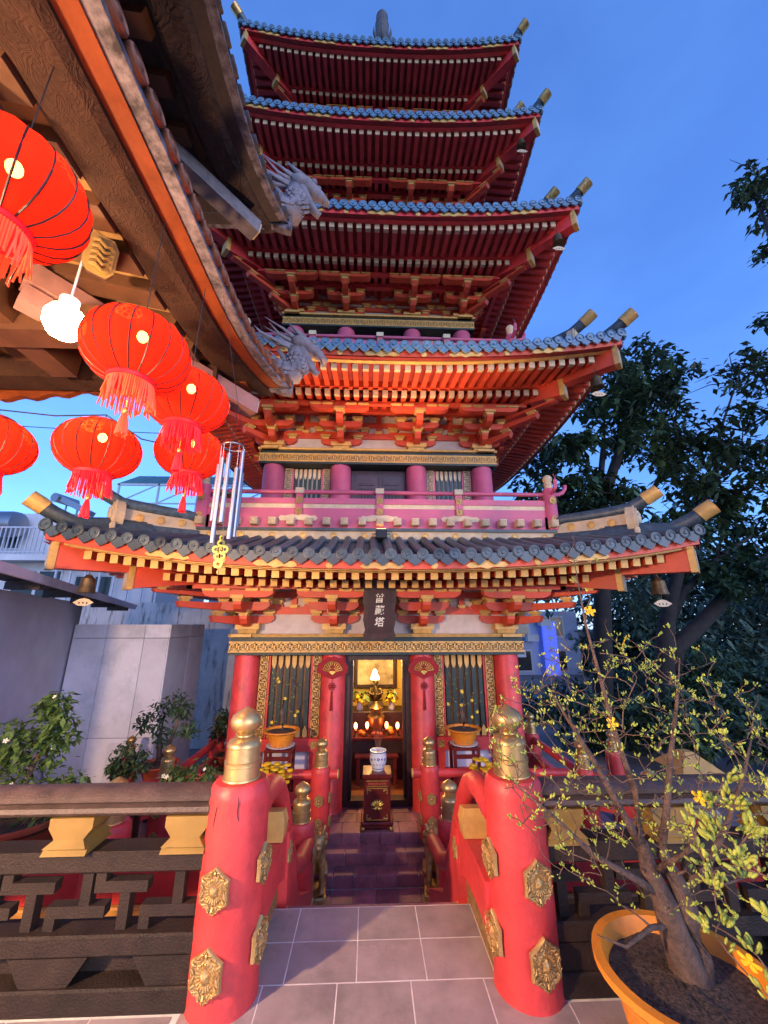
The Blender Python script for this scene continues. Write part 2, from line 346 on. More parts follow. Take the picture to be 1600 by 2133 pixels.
for i in range(5):
    W, w, rin = W_[i], w_[i], rin_[i]
    RED = M_['red'] if i < 2 else M_['post']; TI = M_['tile']  # upper reds shifted to crimson, carrying bluish skylight in the paint
    # roof deck (all four sides in one closed skin)
    b = MB(); na, nd = 20, 5
    for k in range(4):
        b.X = SM[k]
        gr = []
        for t in range(nd+1):
            d = W+(rin-W)*t/nd
            gr.append([b.v((-d+2*d*j/na, -d, ztop(i, -d+2*d*j/na, d))) for j in range(na+1)])
        for A, B in zip(gr, gr[1:]):
            for j in range(na): b.f(A[j], A[j+1], B[j+1], B[j])
    b.X = None
    roof = b.build('roof', TI, pag, True)
    # soffit boards
    b = MB()
    for k in range(4):
        b.X = SM[k]; gr = []
        for t in range(5):
            d = (W-.03)+(w-.1-W+.03)*t/4
            gr.append([b.v((-d+2*d*j/na, -d, under(i, (-d+2*d*j/na), d))) for j in range(na+1)])
        for A, B in zip(gr, gr[1:]):
            for j in range(na): b.f(A[j], B[j], B[j+1], A[j+1])
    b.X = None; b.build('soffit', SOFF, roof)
    # fascia boards, four sides
    b = MB(); c = MB()
    for k in range(4):
        b.X = c.X = SM[k]
        strip(b, i, 24, W-.10, W-.035, lambda a: ez(i, a)-.135, lambda a: ez(i, a)-.012, W-.045)
        strip(c, i, 24, W-.17, W-.105, lambda a: ez(i, a)-.165, lambda a: ez(i, a)-.10, W-.11)
        strip(b, i, 24, W-.88, W-.80, lambda a: under(i, a, W-.84)-.13, lambda a: under(i, a, W-.84)-.002, W-.86)
    b.build('fascia_board', RED, roof); c.build('fascia_strip', M_['gold'] if i < 2 else RED, roof)
    # fascia plates on the front
    pl = MB(); pl.prism([(-.26,-.02),(-.20,-.045),(-.08,-.035),(0,-.055),(.08,-.035),(.20,-.045),(.26,-.02),(.22,.012),(.10,.022),(0,.04),(-.10,.022),(-.22,.012)], XZ, .014)
    pm = pl.mesh('fascia_plate', M_['gold'])
    for a in (-2.5, -1.25, 0, 1.25, 2.5):
        o = bpy.data.objects.new('fascia_plate', pm); COL.objects.link(o)
        sl_ = math.atan((ez(i, a+.1)-ez(i, a-.1))/.2)
        put(o, SM[0] @ T(a, -(W-.034), ez(i, a)-.085) @ RY(-sl_) @ Matrix.Diagonal((1,1,1.15,1)), roof)
    for a in (-1.87, -.62, .62, 1.87):
        bb = MB(); bb.X = RX(R(90)); bb.lathe([(.045,0),(.045,.012),(.03,.018)], 10); bb.X = None
        bb.build('fascia_boss', M_['gold'], roof, False, SM[0] @ T(a, -(W-.034), ez(i, a)-.095))
    # rafters
    n = int(2*(W-.3)/.158); sp = 2*(W-.3)/n
    for row in (0, 1):
        d0 = W-.20 if row == 0 else W-.83
        L = .72 if row == 0 else d0-w+.15
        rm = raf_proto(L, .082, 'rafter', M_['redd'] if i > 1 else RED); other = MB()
        off = .062 if row == 0 else .215
        for k in (0, 1, 3):
            for q in range(n+1):
                a = -(W-.3)+q*sp
                if abs(a) > d0-.13: continue
                Lr = min(L, d0-abs(a)+.12)
                z0 = under(i, a, d0)-off; z1 = under(i, a, d0-Lr)-off
                sl_ = math.atan2(z1-z0, Lr)
                Mx = SM[k] @ T(a, -d0, z0) @ RX(sl_) @ Matrix.Diagonal((1, Lr/L, 1, 1))
                if k == 0 and i < 3:
                    o = bpy.data.objects.new('rafter', rm); COL.objects.link(o); put(o, Mx, roof); raf_count += 1
                else:
                    other.X = Mx; s = .082
                    other.m = 0; other.box(-s/2, s/2, .004, L, -s*.56, s*.56)
                    other.m = 1; other.box(-s*.54, s*.54, -.014, .003, -s*.6, s*.6); other.m = 0
        other.X = None
        o = other.build('side_rafters', [M_['redd'] if i > 1 else RED, M_['gold'] if i == 0 else M_['cream']], roof); o['kind'] = 'stuff'
    # purlin beams
    b = MB()
    for k in range(4):
        b.X = SM[k]
        z = under(i, 0, w+.70)-.262
        b.box(-(w+.74), w+.74, -(w+.74), -(w+.66), z-.06, z)
        z = under(i, 0, w+.35)-.235
        b.box(-(w+.40), w+.40, -(w+.40), -(w+.30), z-.10, z)
    b.X = None; b.build('purlin', RED, roof)
    # cover tiles and drip tiles
    n = round(2*(W-.06)/(.19 if i == 0 else .168)); sp = 2*(W-.06)/n
    TB = M_['tile'] if i == 0 else M_['tilesky']
    dm = MB(); dm.prism(drip_poly(sp), XZ, .022); dmesh = dm.mesh('drip_tile', TB)
    sd = MB()
    for k in (0, 1, 3):
        for q in range(n+1):
            a = -(W-.06)+q*sp
            if k == 0:
                t = MB(); t.X = SM[0]; tile_profile(t, i, a); t.X = None; t.build('cover_tile', TI if i == 0 else TB, roof, 'auto')
            else:
                sd.X = SM[k]; tile_profile(sd, i, a)
            if q < n:
                a2 = a+sp/2; sl_ = math.atan((ez(i, a2+.1)-ez(i, a2-.1))/.2)
                Mx = SM[k] @ T(a2, -(W-.005), ez(i, a2)) @ RY(-sl_)
                if k == 0:
                    o = bpy.data.objects.new('drip_tile', dmesh); COL.objects.link(o); put(o, Mx, roof)
                else:
                    sd.X = None; sd.prism(drip_poly(sp), Mx @ XZ, .022)
    sd.X = None; o = sd.build('side_tiles', TI if i == 0 else TB, roof); o['kind'] = 'stuff'
    # hip rafters (two levels) and hip ridges, with upturned gold tipped tubes
    for k in range(4):
        DG = SM[k] @ RZ(R(45))     # local -y is the diagonal through the corner at a=+d
        q2 = math.sqrt(2)
        def P(d, z): return (0, -d*q2, z)
        for (da, db, zo, wd, ht) in ((W-.10, W-1.25, -.02, .17, .30), (W-.68, w, -.20, .19, .30)):
            b = MB(); b.X = DG
            za = zc_[i]-.16+zo; zb2 = under(i, 0, db)+.16+zo*.6
            b.hexa([(-wd/2,-da*q2,za-ht),(wd/2,-da*q2,za-ht),(wd/2,-db*q2,zb2-ht),(-wd/2,-db*q2,zb2-ht),(-wd/2,-da*q2,za),(wd/2,-da*q2,za),(wd/2,-db*q2,zb2),(-wd/2,-db*q2,zb2)])
            b.X = None; h = b.build('hip_rafter', RED, roof)
            e = MB(); e.X = DG
            e.box(-wd/2-.012, wd/2+.012, -da*q2-.02, -da*q2+.05, za-ht-.012, za+.004); e.m = 1
            e.box(-wd/2+.025, wd/2-.025, -da*q2-.026, -da*q2-.021, za-ht+.03, za-.03)
            e.X = None; e.build('end_cap', [M_['gold'], M_['cream']], h)
        zc = zc_[i]; zh = lambda d: ztop(i, d, d)
        # outer ridge
        b = MB(); b.X = DG
        pts = [P(W-.75, zh(W-.75)+.10), P(W-.45, zh(W-.45)+.10), P(W-.22, zc+.08), P(W-.06, zc+.17), P(W+.02, zc+.23)]
        b.tube(pts, [.10,.10,.095,.09,.088], 12)
        b.tube([P(W-.8, zh(W-.8)+.02), P(W-.4, zh(W-.4)+.02), P(W-.12, zc+.02)], [.17,.17,.12], 8, sq=.9)
        b.X = None; rg = b.build('hip_ridge', TI, roof, 'auto')
        b = MB(); b.X = DG; b.tube([P(W+.0, zc+.215), P(W+.04, zc+.25), P(W+.12, zc+.31)], [.098,.098,.098], 14); b.X = None
        b.build('ridge_sleeve', M_['gold'] if i < 2 else M_['medal'], rg, 'auto')
        if i < 4:
            # inner, taller ridge with pale panel and medallions
            dA, dB = W-.52, rin
            b = MB(); b.X = DG
            hz = .36; nn = 6; ds = [dB+(dA-dB)*j/nn for j in range(nn+1)]
            zt = [max(zh(d), 0)+hz+.05*(j/nn)**2 for j, d in enumerate(ds)]
            zt[0] = zt[0]-.04
            b.tube([P(d, z) for d, z in zip(ds, zt)]+[P(dA+.10, zt[-1]+.06), P(dA+.17, zt[-1]+.11)], .085, 12)
            b.tube([P(d, zh(d)+.07) for d in ds], .10, 8)
            b.X = None; rg2 = b.build('hip_ridge', TI, roof, 'auto')
            b = MB(); b.X = DG
            for j in range(nn):
                a0, a1 = ds[j]*q2, ds[j+1]*q2
                b.hexa([(-.05,-a1,zh(ds[j+1])+.12),(.05,-a1,zh(ds[j+1])+.12),(.05,-a0,zh(ds[j])+.12),(-.05,-a0,zh(ds[j])+.12),
                        (-.05,-a1,zt[j+1]-.05),(.05,-a1,zt[j+1]-.05),(.05,-a0,zt[j]-.05),(-.05,-a0,zt[j]-.05)])
            b.X = None; b.build('ridge_panel', M_['cream'], rg2)
            b = MB(); b.X = DG; b.tube([P(dA+.14, zt[-1]+.09), P(dA+.19, zt[-1]+.125), P(dA+.27, zt[-1]+.19)], .093, 14); b.X = None
            b.build('ridge_sleeve', M_['gold'] if i < 2 else M_['medal'], rg2, 'auto')
            for d in (dB+.25*(dA-dB), dB+.52*(dA-dB), dB+.78*(dA-dB)):
                for sx in (-1, 1):
                    bb = MB(); bb.X = RY(R(90)*sx); bb.lathe([(.055,0),(.055,.012),(.042,.016),(.038,.006),(.02,.008)], 14); bb.X = None
                    bb.build('ridge_disc', M_['gold'], rg2, False, DG @ T(sx*.05, -d*q2, (zh(d)+.12+zh(d)+hz-.02)/2))
            # scroll-edged end tile
            e = MB(); e.X = DG
            zc2 = zh(dA)+.22
            e.prism([(.16*math.cos(t)*(1 if abs(math.sin(t)) < .9 else .95), .21*math.sin(t)+.02) for t in [R(360*j/18) for j in range(18)]], T(0, -dA*q2+.03, zc2) @ XZ, .09)
            for t in (0, 1):
                e.prism([((.17-.03*t)*math.cos(u), (.22-.04*t)*math.sin(u)+.02) for u in [R(360*j/18) for j in range(18)]], T(0, -dA*q2-.06-.02*t, zc2) @ XZ, .02)
            e.tube([(-.11,-dA*q2-.08,zc2-.17),(-.16,-dA*q2-.08,zc2-.13),(-.17,-dA*q2-.08,zc2-.2)], .035, 6); e.tube([(.11,-dA*q2-.08,zc2-.17),(.16,-dA*q2-.08,zc2-.13),(.17,-dA*q2-.08,zc2-.2)], .035, 6)
            e.ell((0,-dA*q2-.10,zc2+.04),(.06,.03,.09)); e.ell((-.06,-dA*q2-.09,zc2+.1),(.03,.03,.04)); e.ell((.06,-dA*q2-.09,zc2+.1),(.03,.03,.04))
            e.X = None; e.build('end_tile', M_['cream'] if i else M_['cream'], rg2, 'auto')
print('front rafters', raf_count)

# ------------------------------------------------------------ bracket prototypes (local: origin at beam top, -y outwards)
def boat(b, wd, z, h, y0, y1):
    k = wd/2
    b.prism([(-k, h),(-k, h*.55),(-k+.05, h*.18),(-k+.13, 0),(k-.13, 0),(k-.05, h*.18),(k, h*.55),(k, h)], T(0, -y0, z) @ XZ, y1-y0)
def blk(b, x, y, z, s=.13, h=.09):
    b.taper(x, -y, z, z+h*.45, s*.72, s*.72, s*.82, s*.82); b.box(x-s/2-.008, x+s/2+.008, -y-s/2-.008, -y+s/2+.008, z+h*.45, z+h)
daito = MB(); daito.taper(0, 0, 0, .07, .27, .27, .30, .30); daito.box(-.18, .18, -.18, .18, .07, .125)
daito.box(-.18, -.06, -.18, .18, .125, .165); daito.box(.06, .18, -.18, .18, .125, .165)
DAI = daito.mesh('bracket_set', M_['gold'])
arms = []
for (wd, z, h, y0, y1) in ((.76,.165,.135,-.05,.05), (.76,.375,.14,.29,.42), (1.0,.37,.125,-.05,.045), (1.0,.565,.12,.635,.765)):
    b = MB(); boat(b, wd, z, h, y0, y1); arms.append(b.mesh('arm', M_['red']))
def tongue(y1, z, h):
    b = MB(); b.prism([(0,0),(y1-.10,0),(y1+.0,h*.25),(y1+.05,h*.7),(y1+.05,h),(0,h)], Matrix(((0,0,1,-.055),(-1,0,0,0),(0,1,0,0),(0,0,0,1))) @ T(0,0,z*0), .11)
    m = b.mesh('arm', M_['red']); 
    for v in m.vertices: v.co.z += z
    return m
arms += [tongue(.36, .12, .17), tongue(.70, .345, .16)]
blks = []
for (x, y, z) in ((-.30,0,.30),(.30,0,.30),(0,.36,.29),(-.30,.36,.515),(.30,.36,.515),(0,.36,.515),(0,.70,.505),(-.42,0,.495),(.42,0,.495),(-.41,.70,.64),(.41,.70,.64),(-.2,.70,.64),(.2,.70,.64)):
    b = MB(); blk(b, x, y, z, .165, .10 if z < .6 else .06); blks.append(b.mesh('bearing_block', M_['gold']))
def joined_set():
    b = MB()
    b.m = 1; b.taper(0,0,0,.07,.27,.27,.30,.30); b.box(-.18,.18,-.18,.18,.07,.165); b.m = 0
    for (wd, z, h, y0, y1) in ((.74,.165,.125,-.05,.05),(.74,.37,.125,.30,.41),(.98,.55,.10,.645,.755)): boat(b, wd, z, h, y0, y1)
    b.box(-.055,.055,-.76,0,.345,.5); b.box(-.055,.055,-.41,0,.12,.29); b.m = 1
    for (x, y, z) in ((-.30,0,.29),(.30,0,.29),(0,.36,.285),(-.30,.36,.495),(.30,.36,.495),(0,.70,.50)): blk(b, x, y, z)
    return b.mesh('bracket_set', [M_['red'], M_['gold']])
JS = joined_set()
diag = MB()
for (L, z0, z1) in ((.62,.12,.29),(1.12,.345,.50),(1.45,.55,.66)):
    diag.m = 0; diag.hexa([(-.06,-L,z0+.07),(.06,-L,z0+.07),(.06,0,z0),(-.06,0,z0),(-.06,-L-.04,z1),(.06,-L-.04,z1),(.06,0,z1),(-.06,0,z1)])
    diag.m = 1; blk(diag, 0, L-.07, z1, .14, .08)
DIAG = diag.mesh('corner_arm', [M_['red'], M_['gold']])
def link(name, me, M, parent):
    o = bpy.data.objects.new(name, me); COL.objects.link(o); return put(o, M, parent)
for i in range(5):
    w, zb = w_[i], zb_[i]
    hgt = (under(i, 0, w+.70)-.325-zb)/.70      # fit between beam and purlin
    for k in (0, 1, 3):
        for a in (-w, -.69, .69, w):
            if k != 0 and abs(a) == w: continue
            Mx = SM[k] @ T(a, -w, zb+.002) @ Matrix.Diagonal((1,1,hgt,1))
            if k == 0:
                d = link('bracket_set', DAI, Mx, pag)
                for m in arms: link('arm', m, Mx, d)
                for m in blks: link('bearing_block', m, Mx, d)
                if abs(a) == w: link('corner_arm', DIAG, Mx @ RZ(R(45) if a > 0 else R(-45)), d)
            else: link('bracket_set', JS, Mx, pag)
# ------------------------------------------------------------ pagoda storeys: columns, beams, walls, windows, balconies
WINB = mat('window_glow_back', (0.20, 0.085, 0.025), 0.6, var=0.2)  # ochre tone paints in warm interior light between the bars
WINP = mat('window_daylight_back', (0.42, 0.45, 0.52), 0.6, var=0.1)  # pale blue tone paints in daylight seen through the windows
DOORW = mat('violet_brown_door_wood', (0.085, 0.05, 0.065), 0.5, var=0.2, scale=10)
for i in range(5):
    w, zb, zf = w_[i], zb_[i], zf_[i]
    bh = w+.24
    # column beam: green lintel, fret band, gold moulding
    b = MB()
    for k in range(4):
        b.X = SM[k]
        hl = bh if k in (0, 2) else w+.14
        b.box(-hl, hl, -(w+.19), -(w-.12) , zb-.31, zb-.272); b.box(-hl+.012, hl-.012, -(w+.155), -(w-.12), zb-.272, zb-.05)
    b.X = None; lint = b.build('lintel', M_['green'], pag)
    b = MB(); b.X = SM[0]
    b.box(-bh-.02, bh+.02, -(w+.205), -(w-.1), zb-.048, zb-.03); b.tube([(-bh-.02,-(w+.19),zb-.024),(bh+.02,-(w+.19),zb-.024)], .024, 8)
    for k in (1,2,3): b.X = SM[k]; b.box(-bh-.02, bh+.02, -(w+.20), -(w-.1), zb-.048, zb-.005)
    b.X = None; b.build('moulding', M_['gold'], lint, 'auto')
    if i < 3:
        b = MB(); b.X = SM[0]; b.m = 1
        b.box(-bh, bh, -(w+.178), -(w+.156), zb-.268, zb-.115); b.m = 0
        b.box(-bh-.01, bh+.01, -(w+.188), -(w+.15), zb-.127, zb-.113); b.box(-bh-.01, bh+.01, -(w+.188), -(w+.15), zb-.2705, zb-.258)
        fret(b, 2*bh, .128, -.188, -.172, T(-bh, -w, zb-.256), .17)
        b.X = None; b.build('fret_band', [M_['gold'], M_['wood']], lint)
    # columns
    for k in (0, 1, 3):
        for a in (-w, -.69, .69, w):
            if k and abs(a) == w and k == 1 and a < 0: continue
            if k and abs(a) == w and k == 3 and a > 0: continue
            c = MB(); c.lathe([(.20,0),(.185,.03),(.185,zb-.31-zf-.02),(.175,zb-.305-zf)], 24)
            p = SM[k] @ Vector((a, -w, zf)); c.build('column', M_['post'] if i == 0 else M_['rose'], pag, 'auto', T(p))
    # plaster wall zone above the beam with red rails and struts
    top = under(i, 0, w)-.1
    b = MB()
    for k in range(4):
        b.X = SM[k]; b.box(-w, w, -(w-.02), -(w-.10), zb-.04, top)
    b.X = None; b.build('plaster_wall', M_['plaster'], pag)
    b = MB(); hh = (top-zb)
    for k in range(4):
        b.X = SM[k]
        for f0, f1 in ((.30,.42),(.56,.66),(.86,1.0)): b.box(-w-.02*k/3, w+.02*k/3, -(w+.025), -(w-.05), zb+hh*f0, zb+hh*f1)
        for a in (-1.36, 0, 1.36):
            if abs(a) < w-.3: b.box(a-.045, a+.045, -(w+.024), -(w-.05), zb+hh*.42, zb+hh*.56); b.box(a-.045, a+.045, -(w+.024), -(w-.05), zb+hh*.66, zb+hh*.86)
    b.X = None; b.build('wall_rail', M_['red'], pag)
    for a in (-1.36, 0, 1.36):
        if i == 0 and a == 0: continue
        b = MB(); b.taper(0, 0, 0, .05, .10, .06, .15, .07); b.build('strut_block', M_['gold'], pag, False, SM[0] @ T(a, -(w+.03), zb+hh*.40))
    # core box / room walls
    wd = w-.14; b = MB()
    if i == 0:
        for k in (1, 2, 3): b.X = SM[k]; b.box(-wd, wd, -wd, -wd+.08, zf, zb-.04)
        b.X = None; b.build('side_wall', M_['plaster'], pag)
    else:
        b.X = SM[0]; b.box(-wd, wd, -wd+.05, wd, zf, zb-.04); b.X = None; b.build('inner_wall', M_['green'], pag)
    # window bays
    x0, x1 = .885, w-.195
    ft = .13
    zs = -.02 if i == 0 else zf+.12
    zt = zb-.315
    for sx in (-1, 1):
        if i > 2: break
        b = MB(); b.X = SM[0]
        A, B = (x0, x1) if sx > 0 else (-x1, -x0)
        b.box(A, B, -(wd+.03), -(wd-.02), zf+.02, zt); b.X = None
        win = b.build('window', WINB if i == 0 else WINP, pag)
        for fa in (A, B-ft):
            fr = MB(); fr.X = SM[0]; fr.m = 1; fr.box(fa, fa+ft, -(wd+.09), -(wd+.031), zs, zt); fr.m = 0
            fret(fr, zt-zs, ft*.96, -.016, 0, T(fa+ft*.98, -(wd+.0905), zs) @ RY(R(-90)), .17)
            fr.X = None; fr.build('fret_strip', [M_['gold'] if i == 0 else M_['cream'], M_['wood']], win)
        for (q0, q1, q2, q3) in ((A+ft, A+ft+.03, .085, zs), (B-ft-.03, B-ft, .085, zs), (A-.03, A, .08, zs-.3), (B, B+.03, .08, zs-.3)):
            rd = MB(); rd.X = SM[0]; rd.box(q0, q1, -(wd+q2), -(wd+.031), q3, zt); rd.X = None
            rd.build('window_frame', M_['post'] if i == 0 else M_['rose'], win)
        nb = 6; lo, hi = A+ft+.03, B-ft-.03
        for q in range(nb):
            x = lo+(hi-lo)*(q+.5)/nb; bw = (hi-lo)/nb*.58
            o = MB(); o.X = SM[0]; o.box(x-bw/2, x+bw/2, -(wd+.075), -(wd+.035), zs, zt-.01); o.X = None
            bar = o.build('bar', M_['green'], win)
            tp = MB(); tp.prism([(-bw*.56,0),(-bw*.56,-.13),(-bw*.3,-.175),(0,-.20),(bw*.3,-.175),(bw*.56,-.13),(bw*.56,0)], SM[0] @ T(x, -(wd+.076), zt-.012) @ XZ, .012)
            tp.build('bar_tip', M_['gold'] if i == 0 else M_['cream'], bar)
            if i == 0:
                tp = MB(); tp.prism([(-bw*.56,0),(-bw*.56,.09),(0,.15),(bw*.56,.09),(bw*.56,0)], SM[0] @ T(x, -(wd+.076), zs+.002) @ XZ, .012)
                tp.build('bar_tip', M_['gold'], bar)
        if i == 0:
            lw = MB(); lw.X = SM[0]
            lw.box(A-.02, B+.02, -(wd+.17), -(wd+.02), -.19, -.021); lw.box(A-.02, B+.02, -(wd+.17), -(wd+.02), -.60, -.44); lw.box(A+.0, A+.12, -(wd+.15), -(wd+.02), -.44, -.19); lw.box(B-.12, B, -(wd+.15), -(wd+.02), -.44, -.19)
            lw.box(A-.02, B+.02, -(wd+.13), -(wd+.02), zf, -.60)
            lw.X = None; dado = lw.build('dado', M_['post'], pag)
            for mx in (A+.06, B-.06): medallion(SM[0] @ Vector((mx, -(wd+.172), -.105)), .055, 0, dado)
            pn = MB(); pn.X = SM[0]; pn.box(A+.12, B-.12, -(wd+.06), -(wd+.032), -.44, -.19); pn.X = None; pn.build('dado_panel', M_['white'], dado)
    # doorways
    if i == 0:
        fr = MB(); fr.X = SM[0]; dd = wd+.10
        for sx in (-1, 1):
            fr.box(min(sx*.43, sx*.51), max(sx*.43, sx*.51), -dd, -dd+.16, zf, zb-.32); fr.box(min(sx*.385, sx*.428), max(sx*.385, sx*.428), -dd+.05, -dd+.13, zf+.10, zb-.41)
        fr.box(-.429, .429, -dd, -dd+.16, zb-.40, zb-.32); fr.box(-.429, .429, -dd-.01, -dd+.17, zf, zf+.085)
        fr.X = None; fr.build('door_frame', M_['wood'], pag)
    elif i < 3:
        dr = MB(); dr.X = SM[0]; dr.box(-.50, .50, -(wd+.06), -wd+.02, zf, zb-.33); dr.X = None
        dframe = dr.build('door_frame', DOORW, pag)
        for sx in (-1, 1):
            d = MB(); d.X = SM[0]; A, B = (.01, .43) if sx > 0 else (-.43, -.01)
            d.box(A, B, -(wd+.078), -(wd+.061), zf, zb-.42)
            for (q0, q1) in ((zb-.62, zb-.46),):
                d.box(A+.06, B-.06, -(wd+.094), -(wd+.079), q0, q1); d.box(A+.09, B-.09, -(wd+.10), -(wd+.095), q0+.03, q1-.03)
            d.m = 1; d.box(A+.06, B-.06, -(wd+.081), -(wd+.079), zf+.3, zb-.68); d.m = 0
            for q in range(5): d.box(A+.08+q*.06, A+.10+q*.06, -(wd+.092), -(wd+.082), zf+.3, zb-.68)
            d.X = None; d.build('door_leaf', [DOORW, M_['black']], dframe)
    # balcony
    if i:
        h, z0 = b_[i], zf
        b = MB()
        for k in range(4):
            b.X = SM[k]
            b.box(-h-.03, h+.03, -(h+.03), -(h-.16), z0, z0+.20)
            b.box(-h+.05, h-.05, -(h-.01), -(h-.08), z0+.20, z0+.33); b.box(-h+.05, h-.05, -(h+.0), -(h-.08), z0+.40, z0+.49)
        b.X = SM[0]; b.box(-h+.1, h-.1, -(h-.1), -w, z0+.05, z0+.10)
        b.X = None; bal = b.build('balcony', M_['rose'], pag)
        b = MB(); c = MB(); e = MB()
        for k in range(4):
            b.X = c.X = e.X = SM[k]
            b.box(-h+.06, h-.06, -(h-.015), -(h-.06), z0+.33, z0+.40)
            c.tube([(-h-.04,-h+.04,z0+.60),(h+.04,-h+.04,z0+.60)], .034, 10)
            e.box(-h-.06, h+.06, -(h+.07), -(h-.1), z0-.045, z0-.002)
            e.box(-h-.05, h+.05, -(h+.06), -(h-.1), z0-.215, z0-.175)
        b.X = c.X = e.X = None
        b.build('lattice_strip', M_['cream'], bal); c.build('handrail', M_['rose'], bal, 'auto'); e.build('ridge_course', M_['tile'], bal)
        nb = MB()
        for k in range(4): nb.X = SM[k]; nb.box(-h-.02, h+.02, -(h+.035), -(h-.1), z0-.175, z0-.045)
        nb.X = None; nb.build('ridge_panel', M_['cream'], bal)
        pst = MB(); pst.box(-.055,.055,-.03,.05,.20,.56); PST = pst.mesh('baluster', M_['rose'])
        cap = MB(); cap.box(-.065,.065,-.055,.075,.56,.645); CAP = cap.mesh('baluster_cap', M_['cream'])
        j = MB(); s = .055; j.box(-s, s, -.12, 0, -s, s); j.box(-s*.9,s*.9,-.135,-.12,-s*.9,s*.9)
        for (a0,a1,c0,c1) in ((-.8,.8,.62,.8),(-.8,.8,-.8,-.62),(-.8,-.62,-.62,.62),(.62,.8,-.62,.62),(-.1,.1,-.45,.45),(-.45,-.1,-.1,.1),(.1,.45,-.1,.1),(.1,.45,.3,.45),(-.45,-.1,-.45,-.3)):
            j.box(a0*s*.9,a1*s*.9,-.145,-.1355,c0*s*.9,c1*s*.9)
        JOI = j.mesh('joist_end', M_['cream'])
        sc = MB(); sc.prism([(-.30,0),(-.27,-.045),(-.12,-.05),(0,-.03),(.12,-.05),(.27,-.045),(.30,0),(.26,.04),(.2,.03),(.1,.055),(0,.045),(-.1,.055),(-.2,.03),(-.26,.04)], XZ, .02)
        SCR = sc.mesh('scroll_plate', M_['cream'])
        dsk = MB(); dsk.X = RX(R(90)); dsk.lathe([(.045,0),(.045,.012),(.034,.016),(.030,.006),(.012,.008)], 14); dsk.X = None; DSK = dsk.mesh('ridge_disc', M_['gold'])
        for k in (0, 1, 3):
            for a in ((-1.245, 0, 1.245) if k == 0 else (0,)):
                Mx = SM[k] @ T(a, -(h-.005), z0)
                p = link('baluster', PST, Mx, bal); link('baluster_cap', CAP, Mx, p)
                if k == 0 and i < 3:
                    for zz in (.27, .45): medallion(Mx @ Vector((0, -.034, zz)), .058, 0, p, 'rosette')
                    link('scroll_plate', SCR, SM[0] @ T(a, -(h+.031), z0+.155), bal)
            if k == 0 or i < 3:
                n = 21 if k == 0 else 10
                for q in range(n):
                    a = -h+.06+(2*h-.12)*q/(n-1)
                    link('joist_end', JOI, SM[k] @ T(a, -(h+.03), z0+.085), bal)
                if i < 3:
                    for q in range(12 if k == 0 else 5): link('ridge_disc', DSK, SM[k] @ T(-h+.2+(2*h-.4)*q/(11 if k == 0 else 4), -(h+.035), z0-.11), bal)
        for sx, sy in ((-1, -1), (1, -1), (-1, 1), (1, 1)):
            cxp, cyp = CX+sx*(h-.02), CY+sy*(h-.02)
            c = MB(); c.lathe([(.11,.0),(.11,.2),(.10,.22),(.095,.66),(.085,.69),(.05,.70)], 16)
            cp = c.build('corner_post', M_['rose'], bal, 'auto', T(cxp, cyp, z0))
            c = MB(); c.lathe([(.06,0),(.065,.03),(.055,.05),(.068,.08),(.055,.11),(.07,.14),(.075,.18),(.055,.22),(.02,.24)], 14)
            c.build('finial', M_['cream'], cp, 'auto', T(cxp, cyp, z0+.69))
            if i < 3 and sy < 0:
                for zz in (.12, .42): medallion((cxp, cyp-.105, z0+zz+.05), .06, 0, cp, 'rosette')
            c = MB()
            c.tube([(0,0,.60),(sx*.14,0,.60),(sx*.22,0,.63),(sx*.27,0,.70),(sx*.28,0,.76)], [.034,.034,.033,.031,.028], 8)
            c.tube([(0,0,.60),(0,sy*.14,.60),(0,sy*.22,.64),(0,sy*.25,.74),(0,sy*.245,.86)], [.034,.034,.033,.031,.028], 8)
            c2 = MB(); c2.tube([(0,0,.05),(sx*.20,0,.05),(sx*.27,0,.08)], [.05,.05,.045], 6); c2.build('beam_nose', M_['rose'], cp, 'auto', T(cxp, cyp, z0))
            c.build('rail_horn', M_['rose'], cp, 'auto', T(cxp, cyp, z0))
# spire
b = MB()
prof = [(.9,16.6),(.85,17.3),(.5,17.6),(.30,17.8),(.30,18.6),(.16,18.8),(.16,19.2)]
for q in range(6):
    z = 19.2+q*.28; prof += [(.16,z),(.24,z+.06),(.24,z+.14),(.16,z+.20)]
prof += [(.15,20.9),(.20,21.2),(.24,21.5),(.24,22.3),(.25,22.34),(.21,22.4),(.21,22.75),(.22,22.8),(.15,23.0),(.02,23.1)]
b.lathe(prof, 20); SPM = mat('weathered_spire', (.085,.075,.075), .6, var=.3, scale=4)
sp = b.build('spire', SPM, pag, 'auto', T(CX+.1, CY, 0))
for k in range(8):
    a = k*math.pi/4
    f = MB(); f.tube([(math.cos(a)*.22, math.sin(a)*.22, 20.9),(math.cos(a)*.40, math.sin(a)*.40, 21.2),(math.cos(a)*.42, math.sin(a)*.42, 21.55)], [.05,.05,.01], 6)
    f.build('spire_leaf', SPM, sp, True, T(CX+.1, CY, 0))
